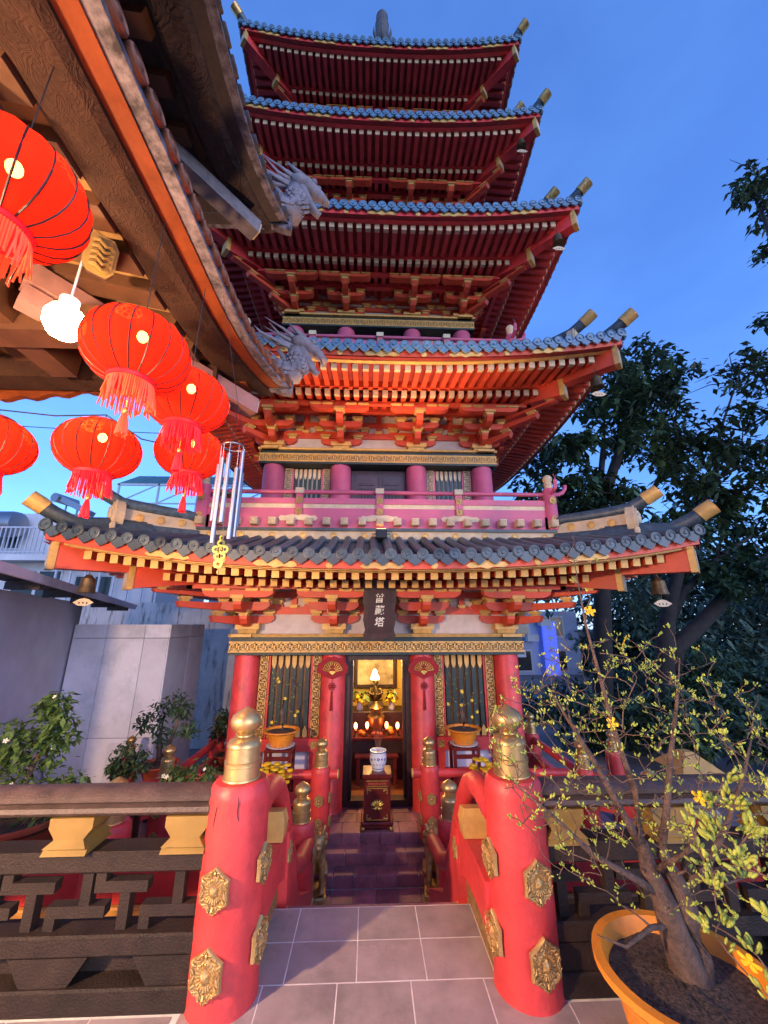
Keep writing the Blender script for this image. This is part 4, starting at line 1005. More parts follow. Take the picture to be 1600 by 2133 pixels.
# ---- dragon heads on both corners
def dragon(origin, u, sc, parent, label):
    u = Vector(u).normalized(); n = Vector((u.y, -u.x, 0)); org = Vector(origin)
    def P(zx, zy, o=0.0): return org+u*((zx-850)*sc)+Vector((0,0,1))*((1250-zy)*sc)+n*o
    r_ = lambda v: [q*sc for q in v]
    b = MB()
    b.tube([P(250,820),P(420,930),P(600,1020),P(760,1120),P(880,1110),P(930,980),P(905,840),P(880,700),P(900,600)], r_([40,75,110,140,140,125,110,105,100]), 14)
    body = b.build('dragon', M_['stone'], parent, True)
    s_ = MB(); rr = random.Random(3)     # overlapping scales
    cl = [(420,930,75),(510,975,92),(600,1020,110),(690,1070,125),(770,1115,140),(840,1115,140),(890,1080,138),(915,1030,132),(930,980,125),(920,910,118),(905,840,110)]
    for q, (x, z, r) in enumerate(cl):
        for k in range(-3, 4):
            a = R(k*26+(13 if q % 2 else 0)); nx = 1 if q > 5 else 0
            off = Vector((0,0,1))*math.sin(a)*r*sc if q < 5 else u*math.sin(a)*r*sc
            c = P(x, z)+off+n*math.cos(a)*r*sc*1.0
            s_.ell(c, (46*sc, 40*sc, 9*sc), 10, 4, Matrix((u, Vector((0,0,1)), n)).transposed().to_3x3())
    s_.build('scales', M_['stone'], body, True)['kind'] = 'stuff'
    h = MB()
    h.tube([P(840,600),P(930,590),P(1040,620),P(1130,680),P(1220,750),P(1310,830)], r_([95,125,115,90,72,40]), 12)
    h.ell(P(1310,815),(36*sc,)*3); h.ell(P(1120,590,60*sc),(48*sc,)*3); h.ell(P(1120,590,-60*sc),(48*sc,)*3); h.ell(P(1180,640,40*sc),(40*sc,30*sc,30*sc))
    h.build('head', M_['stone'], body, True)
    j = MB(); j.tube([P(960,700),P(1010,790),P(1080,900),P(1150,1000),P(1200,1060),P(1230,1010)], r_([95,85,62,52,44,14]), 10)
    j.tube([P(1200,1050),P(1190,980)], r_([20,4]), 6); j.tube([P(1260,840),P(1265,900)], r_([18,4]), 6)
    j.build('jaw', M_['stone'], body, True)
    for (pts, r0) in (([(950,500),(860,400),(760,300)],34), ([(1010,510),(930,430),(870,375)],28)):
        for o in (-45, 45):
            t = MB(); t.tube([P(x, z, o*sc) for x, z in pts], r_([r0, r0*.75, 6]), 8); t.build('horn', M_['stone'], body, True)
    for k, pts in enumerate(([(890,540),(700,400),(430,255)],[(880,570),(650,470),(415,330)],[(880,610),(660,520),(500,360)],[(870,640),(640,600),(430,480),(250,480)],[(860,680),(600,640),(400,560),(320,490)],[(880,520),(800,450),(640,345)],[(850,720),(700,700),(520,640)],[(840,760),(740,740),(660,735)])):
        o = (-1)**k*(30+9*k)*sc
        t = MB(); t.tube([P(x, z, o*(.6+.4*q)) for q, (x, z) in enumerate(pts)], r_([46,38,22,5][-len(pts):]), 8, sq=.6); t.build('mane_lock', M_['stone'], body, True)
    for pts in ([(850,950),(740,880),(650,735),(700,720)],[(760,1000),(650,900),(525,780)],[(640,980),(540,900),(450,850)],[(520,930),(420,860),(310,725)]):
        t = MB(); t.tube([P(x, z, 10*sc) for x, z in pts], r_([60,45,26,5][-len(pts):]), 7, sq=.5); t.build('fin', M_['stone'], body, True)
    # scalloped ridge plate beneath
    t = MB(); e = [(120,380),(230,420),(480,820),(720,1020),(890,1260),(885,1440),(800,1440),(600,1390),(430,1230),(250,900)]
    a = [P(x, z, 45*sc) for x, z in e]; c = [P(x, z, -45*sc) for x, z in e]
    i1 = [t.v(p) for p in a]; i2 = [t.v(p) for p in c]; t.f(*i1); t.f(*i2[::-1])
    for k in range(len(e)): t.f(i1[k], i2[k], i2[(k+1) % len(e)], i1[(k+1) % len(e)])
    t.build('ridge_plate', DRIP, body)
    return body
dragon((-.92, 3.86, 4.24), (.985, .17, 0), .00083, pav, '')
dragon((-1.03, 3.62, 6.38), (.985, .17, 0), .00098, pav, '')

# ------------------------------------------------------------ lanterns
def lantern_mat():
    m = bpy.data.materials.new('lantern_silk'); m.use_nodes = True; nt = m.node_tree
    for n_ in list(nt.nodes): nt.nodes.remove(n_)
    out = nt.nodes.new('ShaderNodeOutputMaterial'); mix = nt.nodes.new('ShaderNodeMixShader'); add = nt.nodes.new('ShaderNodeAddShader')
    tr = nt.nodes.new('ShaderNodeBsdfTransparent'); tr.inputs[0].default_value = (1, .22, .10, 1)
    em = nt.nodes.new('ShaderNodeEmission'); em.inputs[0].default_value = (1, .045, .022, 1); em.inputs[1].default_value = .03
    df = nt.nodes.new('ShaderNodeBsdfDiffuse'); tl = nt.nodes.new('ShaderNodeBsdfTranslucent'); m2 = nt.nodes.new('ShaderNodeMixShader'); m2.inputs[0].default_value = .5
    tl.inputs[0].default_value = (.85, .035, .015, 1)
    tc = nt.nodes.new('ShaderNodeTexCoord')
    vo = nt.nodes.new('ShaderNodeTexVoronoi'); vo.feature = 'DISTANCE_TO_EDGE'; vo.inputs['Scale'].default_value = 34; nt.links.new(tc.outputs['Object'], vo.inputs['Vector'])
    lt = nt.nodes.new('ShaderNodeMath'); lt.operation = 'LESS_THAN'; lt.inputs[1].default_value = .10; nt.links.new(vo.outputs['Distance'], lt.inputs[0])
    masks = []
    for c in ((.20, -.14, .06), (-.22, -.10, .07), (.10, .22, .06), (-.06, -.20, .12)):
        vd = nt.nodes.new('ShaderNodeVectorMath'); vd.operation = 'DISTANCE'; vd.inputs[1].default_value = c; nt.links.new(tc.outputs['Object'], vd.inputs[0])
        q = nt.nodes.new('ShaderNodeMath'); q.operation = 'LESS_THAN'; q.inputs[1].default_value = .062; nt.links.new(vd.outputs['Value'], q.inputs[0]); masks.append(q)
    cur = masks[0]
    for q in masks[1:]:
        mx = nt.nodes.new('ShaderNodeMath'); mx.operation = 'MAXIMUM'; nt.links.new(cur.outputs[0], mx.inputs[0]); nt.links.new(q.outputs[0], mx.inputs[1]); cur = mx
    ml = nt.nodes.new('ShaderNodeMath'); ml.operation = 'MULTIPLY'; nt.links.new(cur.outputs[0], ml.inputs[0]); nt.links.new(lt.outputs[0], ml.inputs[1])
    mc = nt.nodes.new('ShaderNodeMix'); mc.data_type = 'RGBA'; mc.inputs[6].default_value = (.80, .030, .012, 1); mc.inputs[7].default_value = (.42, .16, .03, 1)
    nt.links.new(ml.outputs[0], mc.inputs[0]); nt.links.new(mc.outputs[2], df.inputs[0])
    nt.links.new(df.outputs[0], m2.inputs[1]); nt.links.new(tl.outputs[0], m2.inputs[2])
    nt.links.new(m2.outputs[0], add.inputs[0]); nt.links.new(em.outputs[0], add.inputs[1])
    mix.inputs[0].default_value = .16
    nt.links.new(add.outputs[0], mix.inputs[1]); nt.links.new(tr.outputs[0], mix.inputs[2]); nt.links.new(mix.outputs[0], out.inputs[0])
    return m
LAN = lantern_mat(); FRI = emit('red_fringe', (.75, .012, .02), .10); TAS = emit('orange_fringe', (.80, .10, .03), .12)
BUL = emit('lantern_bulb', (1.0, .66, .28), 36)
def lantern(loc, label, fringe, seed, group):
    r = empty('lantern', loc, label, 'lantern', group)
    Rr, H = .262, .185; X = T(loc) @ RZ(seed*1.3)
    b = MB(); n = 72; rows = []
    for i in range(15):
        t = math.pi*(.13+.74*i/14); rad = Rr*math.sin(t)**.85; z = H*math.cos(t)/math.cos(math.pi*.13)
        rows.append([b.v((rad*(1+.018*math.cos(18*2*math.pi*j/n))*math.cos(2*math.pi*j/n), rad*(1+.018*math.cos(18*2*math.pi*j/n))*math.sin(2*math.pi*j/n), z)) for j in range(n)])
    for A, B in zip(rows, rows[1:]):
        for j in range(n): b.f(A[j], B[j], B[(j+1) % n], A[(j+1) % n])
    sh = b.build('shade', LAN, r, True, X)
    b = MB()
    for k in range(18):
        a = 2*math.pi*(k+.5)/18
        b.tube([(Rr*math.sin(math.pi*(.13+.74*i/9))**.85*1.0*math.cos(a), Rr*math.sin(math.pi*(.13+.74*i/9))**.85*math.sin(a), H*math.cos(math.pi*(.13+.74*i/9))/math.cos(math.pi*.13)) for i in range(10)], .0038, 4)
    o = b.build('ribs', M_['black'], sh, False, X); o['kind'] = 'stuff'
    b = MB(); b.lathe([(.115,H-.015),(.12,H),(.11,H+.02),(.06,H+.025)], 24); b.build('top_collar', M_['velvet'], r, 'auto', X)
    b = MB(); b.lathe([(.10,-H-.025),(.118,-H-.02),(.118,-H+.015),(.10,-H+.02)], 24); b.build('bottom_collar', FRI, r, 'auto', X)
    b = MB(); rr = random.Random(seed)
    for k in range(70):
        a = 2*math.pi*k/70; l = .13+rr.uniform(-.02, .02); c, s = math.cos(a), math.sin(a); e = rr.uniform(-.012, .012)
        b.tube([(.108*c,.108*s,-H-.02),((.11+e)*c,(.11+e)*s,-H-.02-l*.5),((.112+e*2)*c,(.112+e*2)*s,-H-.02-l)], .0042, 4)
    o = b.build('fringe', fringe, r, False, X); o['kind'] = 'stuff'
    b = MB(); b.tube([(0,0,-H+.02),(0,0,-H-.17)], .003, 5); b.ell((0,0,-H-.18),(.014,.014,.02)); b.build('tassel_cord', M_['orn'], r, True, X)
    b = MB()
    for k in range(24):
        a = 2*math.pi*k/24; c, s = math.cos(a), math.sin(a); b.tube([(.008*c,.008*s,-H-.195),(.02*c,.02*s,-H-.25),(.026*c,.026*s,-H-.31-rr.uniform(0,.015))], .004, 4)
    o = b.build('tassel', fringe, r, False, X); o['kind'] = 'stuff'
    b = MB(); b.ell((.03,-.03,.075),(.028,.028,.034), 12, 8); b.build('bulb', BUL, r, True, T(loc))
    b = MB(); b.tube([(0,0,H),(0,0,H+.09)], .004, 6); b.lathe([(.05,H+.02),(.05,H+.03)], 12); b.build('hook', M_['black'], r, False, X)
G = 'red silk lanterns'
for k, (loc, lab, fr) in enumerate((
    ((-1.42, 1.15, 3.22), 'biggest red silk lantern, cropped by the frame edge under the ceiling', TAS),
    ((-1.287, 1.85, 3.04), 'red silk lantern with orange fringe next to the bare bright bulb', TAS),
    ((-1.242, 2.35, 3.05), 'red silk lantern touching another just below it, under the dragon-tipped eave', FRI),
    ((-1.49, 3.0, 2.96), 'red silk lantern beside the metal wind chime', FRI),
    ((-1.937, 2.6, 2.80), 'red silk lantern alone against the sky above an upturned gold ridge tip', FRI),
    ((-2.70, 2.6, 2.82), 'red silk lantern cropped to its edge, hanging against the sky below the valance', FRI))):
    lantern(loc, lab, fr, k+2, G)
    b = MB(); top = 4.0; b.tube([(loc[0], loc[1], loc[2]+.27), (loc[0], loc[1], top)], .003, 4)
    if k < 3: tag(b.build('hanging_wire', M_['black']), ['thin wire holding the biggest lantern', 'thin wire above the lantern with orange fringe', 'thin wire above the lantern under the dragon-tipped eave'][k], 'wire')
b = MB(); pw = [(-3.9,2.6,3.02),(-3.3,2.6,3.05),(-2.7,2.6,3.10),(-2.3,2.6,3.06),(-1.937,2.6,3.075),(-1.75,2.75,2.96),(-1.6,2.9,2.98),(-1.49,3.0,3.24)]
b.tube(pw, .005, 5); tag(b.build('festoon_wire', M_['black']), 'sagging black wire carrying the lanterns across the sky', 'wire')
b = MB(); b.tube([(-3.9,3.4,3.42),(-2.6,3.4,3.36),(-1.4,3.4,3.33)], .004, 5); tag(b.build('taut_wire', M_['black']), 'taut thin black wire just below the wavy valance', 'wire')

# ------------------------------------------------------------ bare lamps under the pavilion ceiling
LAMP = emit('white_hot_bulb', (1.0, .74, .42), 24)
LAMP2 = emit('warm_hot_bulb', (1.0, .64, .34), 690)
def lamp(loc, label, power=None):
    r = empty('hanging_lamp', loc, label, 'lamp', 'bare bulbs under the pavilion')
    b = MB(); b.lathe([(.02,-.10),(.075,-.085),(.105,-.03),(.105,.03),(.085,.07),(.05,.09)], 20); b.build('bulb', power or LAMP, r, True, T(loc))
    b = MB(); b.lathe([(.05,.085),(.052,.16),(.02,.18)], 16); b.build('socket', M_['porcelain'], r, 'auto', T(loc))
    b = MB(); b.tube([(loc[0],loc[1],loc[2]+.17),(loc[0]+.01,loc[1],4.25)], .007, 6); b.build('cord', M_['porcelain'], r)
lamp((-1.86, 2.0, 3.36), 'bare bright bulb hanging on a pale cord among the lanterns')
lamp((-3.15, -.25, 2.05), 'second bare bulb, hanging low on a long cord beside the pavilion column', LAMP2)
# floodlight on the first roof
r = empty('floodlight', (CX+.02, 5.62, 2.86), 'small black floodlight box standing on the lowest tiled roof', 'floodlight')
b = MB(); b.X = T(CX+.02, 5.60, 2.88) @ RX(R(-14)); b.bbox(-.085, .085, -.05, .05, -.075, .075, .008); b.X = None; b.build('housing', M_['black'], r)
b = MB(); b.X = T(CX+.02, 5.60, 2.88) @ RX(R(-14)); b.box(-.07, .07, -.04, .04, .0765, .08); b.X = None; b.build('lens', emit('flood_lens', (1, .55, .25), 1.5), r)
b = MB(); b.tube([(CX-.11, 5.62, 2.80), (CX-.11, 5.61, 2.89), (CX+.15, 5.61, 2.89), (CX+.15, 5.62, 2.80)], .008, 6); b.tube([(CX-.4,5.60,2.77),(CX-.12,5.60,2.79),(CX-.05,5.6,2.84)], .006, 5); b.build('bracket', M_['black'], r)
fl = bpy.data.lights.new('flood', 'SPOT'); fl.energy = 120; fl.color = (1, .58, .32); fl.spot_size = R(104); fl.spot_blend = .6; fl.shadow_soft_size = .06
fo = bpy.data.objects.new('flood', fl); COL.objects.link(fo); put(fo, T(CX+.02, 5.36, 3.0) @ RX(R(180+24)), r)

# ------------------------------------------------------------ wind chime and gilt charm
r = empty('wind_chime', (-.917, 2.4, 2.70), 'wind chime of six metal tubes under a ring', 'wind chime')
b = MB(); n = 28; b.tube([(-.917+.07*math.cos(2*math.pi*k/n), 2.4+.07*math.sin(2*math.pi*k/n), 2.74) for k in range(n+1)], .006, 6, cap=False); b.build('ring', M_['steel'], r, True)
for k, (a, z0, z1) in enumerate(((200,2.60,2.22),(240,2.63,2.07),(275,2.66,2.20),(320,2.57,2.10),(350,2.70,2.12),(20,2.56,2.19))):
    x, y = -.917+.072*math.cos(R(a)), 2.4+.072*math.sin(R(a))
    b = MB(); b.tube([(x,y,z0),(x,y,z1)], .0145, 12); o = b.build('chime_tube', M_['steel'], r, 'auto')
    b = MB(); b.tube([(x,y,z0),(x,y,2.74)], .0015, 4); b.build('string', M_['porcelain'], o)
b = MB(); b.X = T(-.917, 2.4, 2.40); b.lathe([(.001,-.008),(.05,-.006),(.05,.006),(.001,.008)], 20); b.X = None; b.build('striker', M_['wood'], r)
b = MB(); b.tube([(-.917,2.4,2.40),(-.917,2.4,3.05)], .0015, 4)
for k in range(3): b.tube([(-.917+.07*math.cos(k*2.1), 2.4+.07*math.sin(k*2.1), 2.74), (-.917, 2.4, 3.05)], .0015, 4)
b.tube([(-.917,2.4,3.05),(-1.15,2.45,4.05)], .0018, 4); b.build('cords', M_['wood'], r)
r = empty('coin_charm', (-.922, 2.4, 2.05), 'gilt coin charm dangling on a thread below the wind chime', 'charm')
b = MB()
def coin(x, z, s):
    nn = 14
    for q in range(nn):
        a0, a1 = 2*math.pi*q/nn, 2*math.pi*(q+1)/nn
        b.hexa([(x+s*math.cos(a0),2.397,z+s*math.sin(a0)),(x+s*math.cos(a1),2.397,z+s*math.sin(a1)),(x+s*.45*math.cos(a1),2.397,z+s*.45*math.sin(a1)),(x+s*.45*math.cos(a0),2.397,z+s*.45*math.sin(a0)),
                (x+s*math.cos(a0),2.403,z+s*math.sin(a0)),(x+s*math.cos(a1),2.403,z+s*math.sin(a1)),(x+s*.45*math.cos(a1),2.403,z+s*.45*math.sin(a1)),(x+s*.45*math.cos(a0),2.403,z+s*.45*math.sin(a0))])
for x, z, s in ((-.922,2.085,.024),(-.948,2.045,.024),(-.896,2.045,.024),(-.922,2.045,.02),(-.935,2.00,.022),(-.908,2.005,.022),(-.925,1.955,.028),(-.922,2.12,.014)):
    coin(x, z, s)
b.ell((-.922,2.4,1.905),(.008,.008,.014)); b.tube([(-.922,2.4,2.13),(-.917,2.4,2.39)], .0008, 4); b.tube([(-.925,2.4,1.93),(-.922,2.4,1.90)], .002, 4)
for q in range(14): b.tube([(-.96+q*.0055,2.4,2.03-.03*(q % 3)),(-.96+q*.0055,2.4,1.99-.03*(q % 3))], .0016, 4)
b.build('coins', M_['orn'], r)
# ------------------------------------------------------------ terrace wings and shrine interior
b = MB(); b.box(-5.6, -.63, 3.7, 5.80, -1.36, -.937); b.box(.85, 5.0, 3.7, 5.80, -1.36, -.937); tag(b.build('terrace_wing', M_['step']), kind='structure')
YEL = mat('yellow_shrine_wall', (.62, .38, .06), .7, var=.1)
TERR = mat('terracotta_floor', (.42, .13, .035), .5, var=.15, scale=6)
b = MB(); b.box(CX-1.85, CX+1.85, 8.75, 8.85, -.92, 1.42); b.build('altar_wall', YEL, pag)
b = MB(); b.box(CX-1.85, CX+1.85, 6.72, 8.74, -.934, -.90); b.build('shrine_floor', TERR, pag)
b = MB(); b.box(CX-1.86, CX+1.86, 6.7, 8.75, 1.36, 1.41); b.build('shrine_ceiling', M_['wood'], pag)
r = empty('altar', (CX, 7.9, -.90), 'dark maroon altar table inside the shrine doorway', 'altar')
b = MB(); b.bbox(CX-.75, CX+.75, 7.40, 8.0, -.31, -.26, .01); b.build('table_top', M_['maroon'], r)
b = MB(); b.box(CX-.68, CX+.68, 7.46, 7.95, -.90, -.50); b.box(CX-.70, CX+.70, 7.43, 7.97, -.50, -.311); b.build('table_body', M_['wood'], r)
b = MB(); b.bbox(CX-.75, CX+.75, 8.02, 8.6, -.90, .02, .01); b.build('rear_shelf', M_['wood'], r)
b = MB(); b.bbox(CX-.36, CX+.36, 7.20, 7.40, -.52, -.48, .008)
for sx in (-1, 1): b.box(CX+sx*.30-.03, CX+sx*.30+.03, 7.22, 7.38, -.90, -.52)
b.build('offering_bench', M_['maroon'], r)
r = empty('framed_picture', (CX, 8.72, .45), 'framed golden picture hanging behind the altar', 'picture')
PIC = mat('faded_gold_painting', (.55, .36, .13), .6, var=.45, scale=3.2, col2=(.72, .55, .32))
b = MB(); b.box(CX-.37, CX+.37, 8.70, 8.74, .40, 1.35); b.build('canvas', PIC, r)
for (x0, x1, z0, z1) in ((-.43,.43,.34,.40),(-.43,.43,1.352,1.40),(-.43,-.372,.401,1.351),(.372,.43,.401,1.351)):
    b = MB(); b.bbox(CX+x0, CX+x1, 8.68, 8.745, z0, z1, .006); b.build('frame', M_['wood'], r)
def lathe_thing(name, loc, prof, m, label, cat, group=None, n=18):
    b = MB(); b.lathe(prof, n); return tag(b.build(name, m, None, 'auto', T(loc)), label, cat, group)
# seated figure and bell lamp
r = empty('gilt_statue', (CX, 8.35, .02), 'small dark gilt seated figure in the middle of the altar', 'statue')
b = MB(); b.taper(CX, 8.35, .02, .16, .34, .26, .26, .2); b.build('pedestal', M_['bronze'], r)
b = MB(); b.ell((CX,8.35,.24),(.13,.10,.07)); b.tube([(CX,8.36,.22),(CX,8.35,.34),(CX,8.34,.43)], [.10,.085,.04], 12); b.ell((CX,8.33,.50),(.055,.06,.068)); b.ell((CX,8.34,.56),(.03,.03,.03))
for sx in (-1, 1): b.tube([(CX+sx*.09,8.34,.38),(CX+sx*.13,8.28,.30),(CX+sx*.03,8.24,.27)], [.035,.03,.02], 8)
o = b.build('figure', M_['bronze'], r, True); md = o.modifiers.new('fuse', 'REMESH'); md.mode = 'VOXEL'; md.voxel_size = .012; md.use_smooth_shade = True
r = empty('altar_lamp', (CX-.02, 8.15, .62), 'glowing bell-shaped lamp in front of the golden picture', 'lamp')
b = MB(); b.lathe([(.085,-.07),(.08,-.04),(.055,.02),(.04,.06),(.035,.09),(.015,.11)], 18); b.build('shade', emit('warm_lamp_glass', (1, .66, .22), 9), r, True, T(CX-.02, 8.15, .64))
b = MB(); b.tube([(CX-.02,8.15,.02),(CX-.02,8.15,.57)], .012, 8); b.lathe([(.07,.02),(.06,.05),(.012,.06)], 16, (CX-.02,8.15,0)); b.build('stem', M_['bronze'], r)
pl_ = bpy.data.lights.new('altar_glow', 'POINT'); pl_.energy = 20; pl_.color = (1, .62, .25); pl_.shadow_soft_size = .12
po = bpy.data.objects.new('altar_glow', pl_); COL.objects.link(po); put(po, T(CX, 7.75, .98), r)
lathe_thing('incense_urn', (CX, 7.75, -.26), [(.09,0),(.07,.03),(.10,.08),(.15,.18),(.155,.26),(.10,.33),(.08,.36),(.12,.40),(.05,.45),(.02,.50)], M_['brass'], 'brass lidded urn in the middle of the altar table', 'urn')
for sx in (-1, 1):
    nm = 'beside the doorway jamb with the fan' 
    r = empty('flower_vase', (CX+sx*.31, 8.2, .02), 'vase of yellow marigolds on the altar, on the side of the '+('pale wall' if sx < 0 else 'large blossom tree'), 'flowers', 'marigold vases')
    b = MB(); b.lathe([(.05,0),(.07,.05),(.05,.12),(.06,.14)], 14); b.build('vase', M_['porcelain'], r, 'auto', T(CX+sx*.31, 8.2, .02))
    for q in range(11):
        a = q*2.4; rr_ = .035*math.sqrt(q)
        b = MB(); c = Vector((CX+sx*.31+rr_*math.cos(a), 8.17+rr_*math.sin(a)*.7, .22+.05*math.cos(q)))
        for t in range(3): b.ell(c+Vector((0,0,.012*t)), (.052-.012*t,.052-.012*t,.022), 9, 4)
        b.build('blossom', M_['yellow'], r, True)
    b = MB(); leaf_mass(b, [(CX+sx*.31, 8.22, .33)], .16, 26, .10); b.build('leaves', M_['leaf'], r)
CANDLE = emit('red_candle_lamp', (1, .16, .06), 5)
for q, (dx, y) in enumerate(((-.36,7.52),(-.16,7.56),(.18,7.56),(.37,7.52))):
    r = empty('altar_candle', (CX+dx, y, -.26), 'small glowing red candle lamp on the altar table', 'candle', 'candle lamps on the altar')
    b = MB(); b.lathe([(.04,0),(.03,.02),(.015,.05),(.03,.09),(.012,.10)], 12); b.build('holder', M_['bronze'], r, 'auto', T(CX+dx, y, -.26))
    b = MB(); b.ell((0,0,.16),(.03,.03,.055), 10, 6); b.build('flame_glass', CANDLE, r, True, T(CX+dx, y, -.26))
for q, (dx, y, m, rr_) in enumerate(((-.27,7.60,'orange',.045),(-.22,7.52,'orange',.04),(.27,7.60,'orange',.045),(.24,7.66,'bud',.07),(-.06,7.5,'clay',.035),(.08,7.5,'clay',.035))):
    b = MB(); b.ell((0,0,rr_*.85),(rr_,rr_,rr_*.9)); b.tube([(0,0,rr_*1.6),(.005,0,rr_*1.95)], .004, 5)
    tag(b.build('fruit', M_[m], None, True, T(CX+dx, y, -.26)), ['orange fruit offering on the altar table', 'green melon offering on the altar table', 'red fruit offering on the altar table'][0 if m == 'orange' else 1 if m == 'bud' else 2], 'fruit', 'altar fruit')
# ------------------------------------------------------------ incense cabinet with porcelain burner
SX, SY, SZ = .135, 5.98, -.921
r = empty('incense_cabinet', (SX, SY, SZ), 'maroon lacquer cabinet with gilt lotus standing in the doorway', 'cabinet')
b = MB(); b.bbox(SX-.175, SX+.175, SY-.16, SY+.16, SZ+.11, SZ+.58, .008); b.build('body', M_['maroon'], r)
b = MB(); b.bbox(SX-.195, SX+.195, SY-.18, SY+.18, SZ+.585, SZ+.635, .01); b.build('top', M_['maroon'], r)
b = MB(); b.bbox(SX-.205, SX+.205, SY-.185, SY+.185, SZ+.07, SZ+.108, .01); b.prism([(-.2,.07),(-.12,.045),(0,.05),(.12,.045),(.2,.07)], T(SX, SY-.17, SZ) @ XZ, .012); b.build('base', M_['maroon'], r)
for sx in (-1, 1):
    for sy in (-1, 1):
        b = MB(); b.tube([(SX+sx*.17,SY+sy*.15,SZ+.07),(SX+sx*.185,SY+sy*.165,SZ+.03),(SX+sx*.18,SY+sy*.16,SZ)], [.025,.018,.022], 8); b.build('foot', M_['orn'] if sy < 0 else M_['maroon'], r, True)
f = SY-.162
for (x0, x1, z0, z1) in ((-.14,.14,.555,.562),(-.14,.14,.495,.502),(-.135,.135,.47,.478),(-.135,.135,.125,.133)):
    b = MB(); b.box(SX+x0, SX+x1, f-.006, f+.003, SZ+z0, SZ+z1); b.build('gilt_strip', M_['orn'], r)
b = MB()
for sx in (-1, 1):
    for zz, s in ((.46,1),(.14,-1)):
        b.tube([(SX+sx*.13,f-.003,SZ+zz),(SX+sx*.128,f-.003,SZ+zz-.05*s),(SX+sx*.118,f-.003,SZ+zz-.035*s)], .005, 5); b.tube([(SX+sx*.13,f-.003,SZ+zz),(SX+sx*.08,f-.003,SZ+zz-.008*s),(SX+sx*.09,f-.003,SZ+zz-.022*s)], .005, 5)
o = b.build('gilt_scrolls', M_['orn'], r); o['kind'] = 'stuff'
b = MB()
for k in range(-3, 4):
    a = R(k*24); b.tube([(SX, f-.004, SZ+.275),(SX+.045*math.sin(a)*1.5, f-.010, SZ+.285+.045*math.cos(a)),(SX+.06*math.sin(a)*1.5, f-.004, SZ+.285+.07*math.cos(a))], [.008,.016,.003], 6)
for sx in (-1, 1): b.tube([(SX,f-.004,SZ+.265),(SX+sx*.04,f-.006,SZ+.25),(SX+sx*.07,f-.004,SZ+.26)], [.01,.010,.004], 6); b.tube([(SX+sx*.01,f-.004,SZ+.25),(SX+sx*.035,f-.006,SZ+.235)], [.008,.006], 6)
b.build('lotus', M_['orn'], r, True)
b = MB()
for k in range(12): b.box(SX-.12+k*.0205, SX-.108+k*.0205, f-.004, f+.003, SZ+.515, SZ+.54)
o = b.build('carved_frieze', M_['clay'], r); o['kind'] = 'stuff'
PZ = SZ+.637
r = empty('incense_pot', (SX+.015, SY, PZ), 'white porcelain incense pot with cobalt flowers on the maroon cabinet', 'pot')
b = MB(); b.lathe([(.075,0),(.08,.012),(.085,.03),(.112,.10),(.115,.17),(.105,.205),(.112,.225),(.112,.235),(.10,.235),(.095,.205)], 28); b.build('bowl', M_['porcelain'], r, 'auto', T(SX+.015, SY, PZ))
b = MB(); b.lathe([(.001,.20),(.096,.205)], 20, cap=False); b.build('ash', M_['soil'], r, False, T(SX+.015, SY, PZ))
b = MB()
for (a, z, s) in ((-90,.15,.016),(-115,.15,.011),(-65,.15,.011),(-140,.14,.013),(-40,.14,.013),(-100,.09,.010),(-78,.09,.010),(-125,.08,.008),(-55,.08,.008)):
    c = Vector((.113*math.cos(R(a)), .113*math.sin(R(a)), z)) if z > .1 else Vector((.105*math.cos(R(a)), .105*math.sin(R(a)), z))
    for k in range(5): b.ell(c+Vector((math.cos(k*1.256)*s*.8*-math.sin(R(a)), math.cos(k*1.256)*s*.8*math.cos(R(a)), math.sin(k*1.256)*s*.8)), (s*.5,s*.5,s*.5), 6, 4)
for z in (.028, .222): b.lathe([(.0865 if z < .1 else .1128,z-.004),(.0875 if z < .1 else .1132,z),(.0865 if z < .1 else .1128,z+.004)], 28, cap=False)
o = b.build('cobalt_flowers', M_['cobalt'], r); o['kind'] = 'stuff'; o.matrix_basis = T(SX+.015, SY, PZ)
for k in range(5):
    b = MB(); dx = (k-2)*.016; b.tube([(SX+.015+dx*.5, SY, PZ+.20),(SX+.015+dx*2.0, SY+.01*k-.02, PZ+.50)], .0022, 5)
    tag(b.build('incense_stick', mat('incense', (.35,.16,.09), .8) if k == 0 else bpy.data.materials['incense']), 'thin incense stick standing in the porcelain pot', 'incense', 'incense sticks')
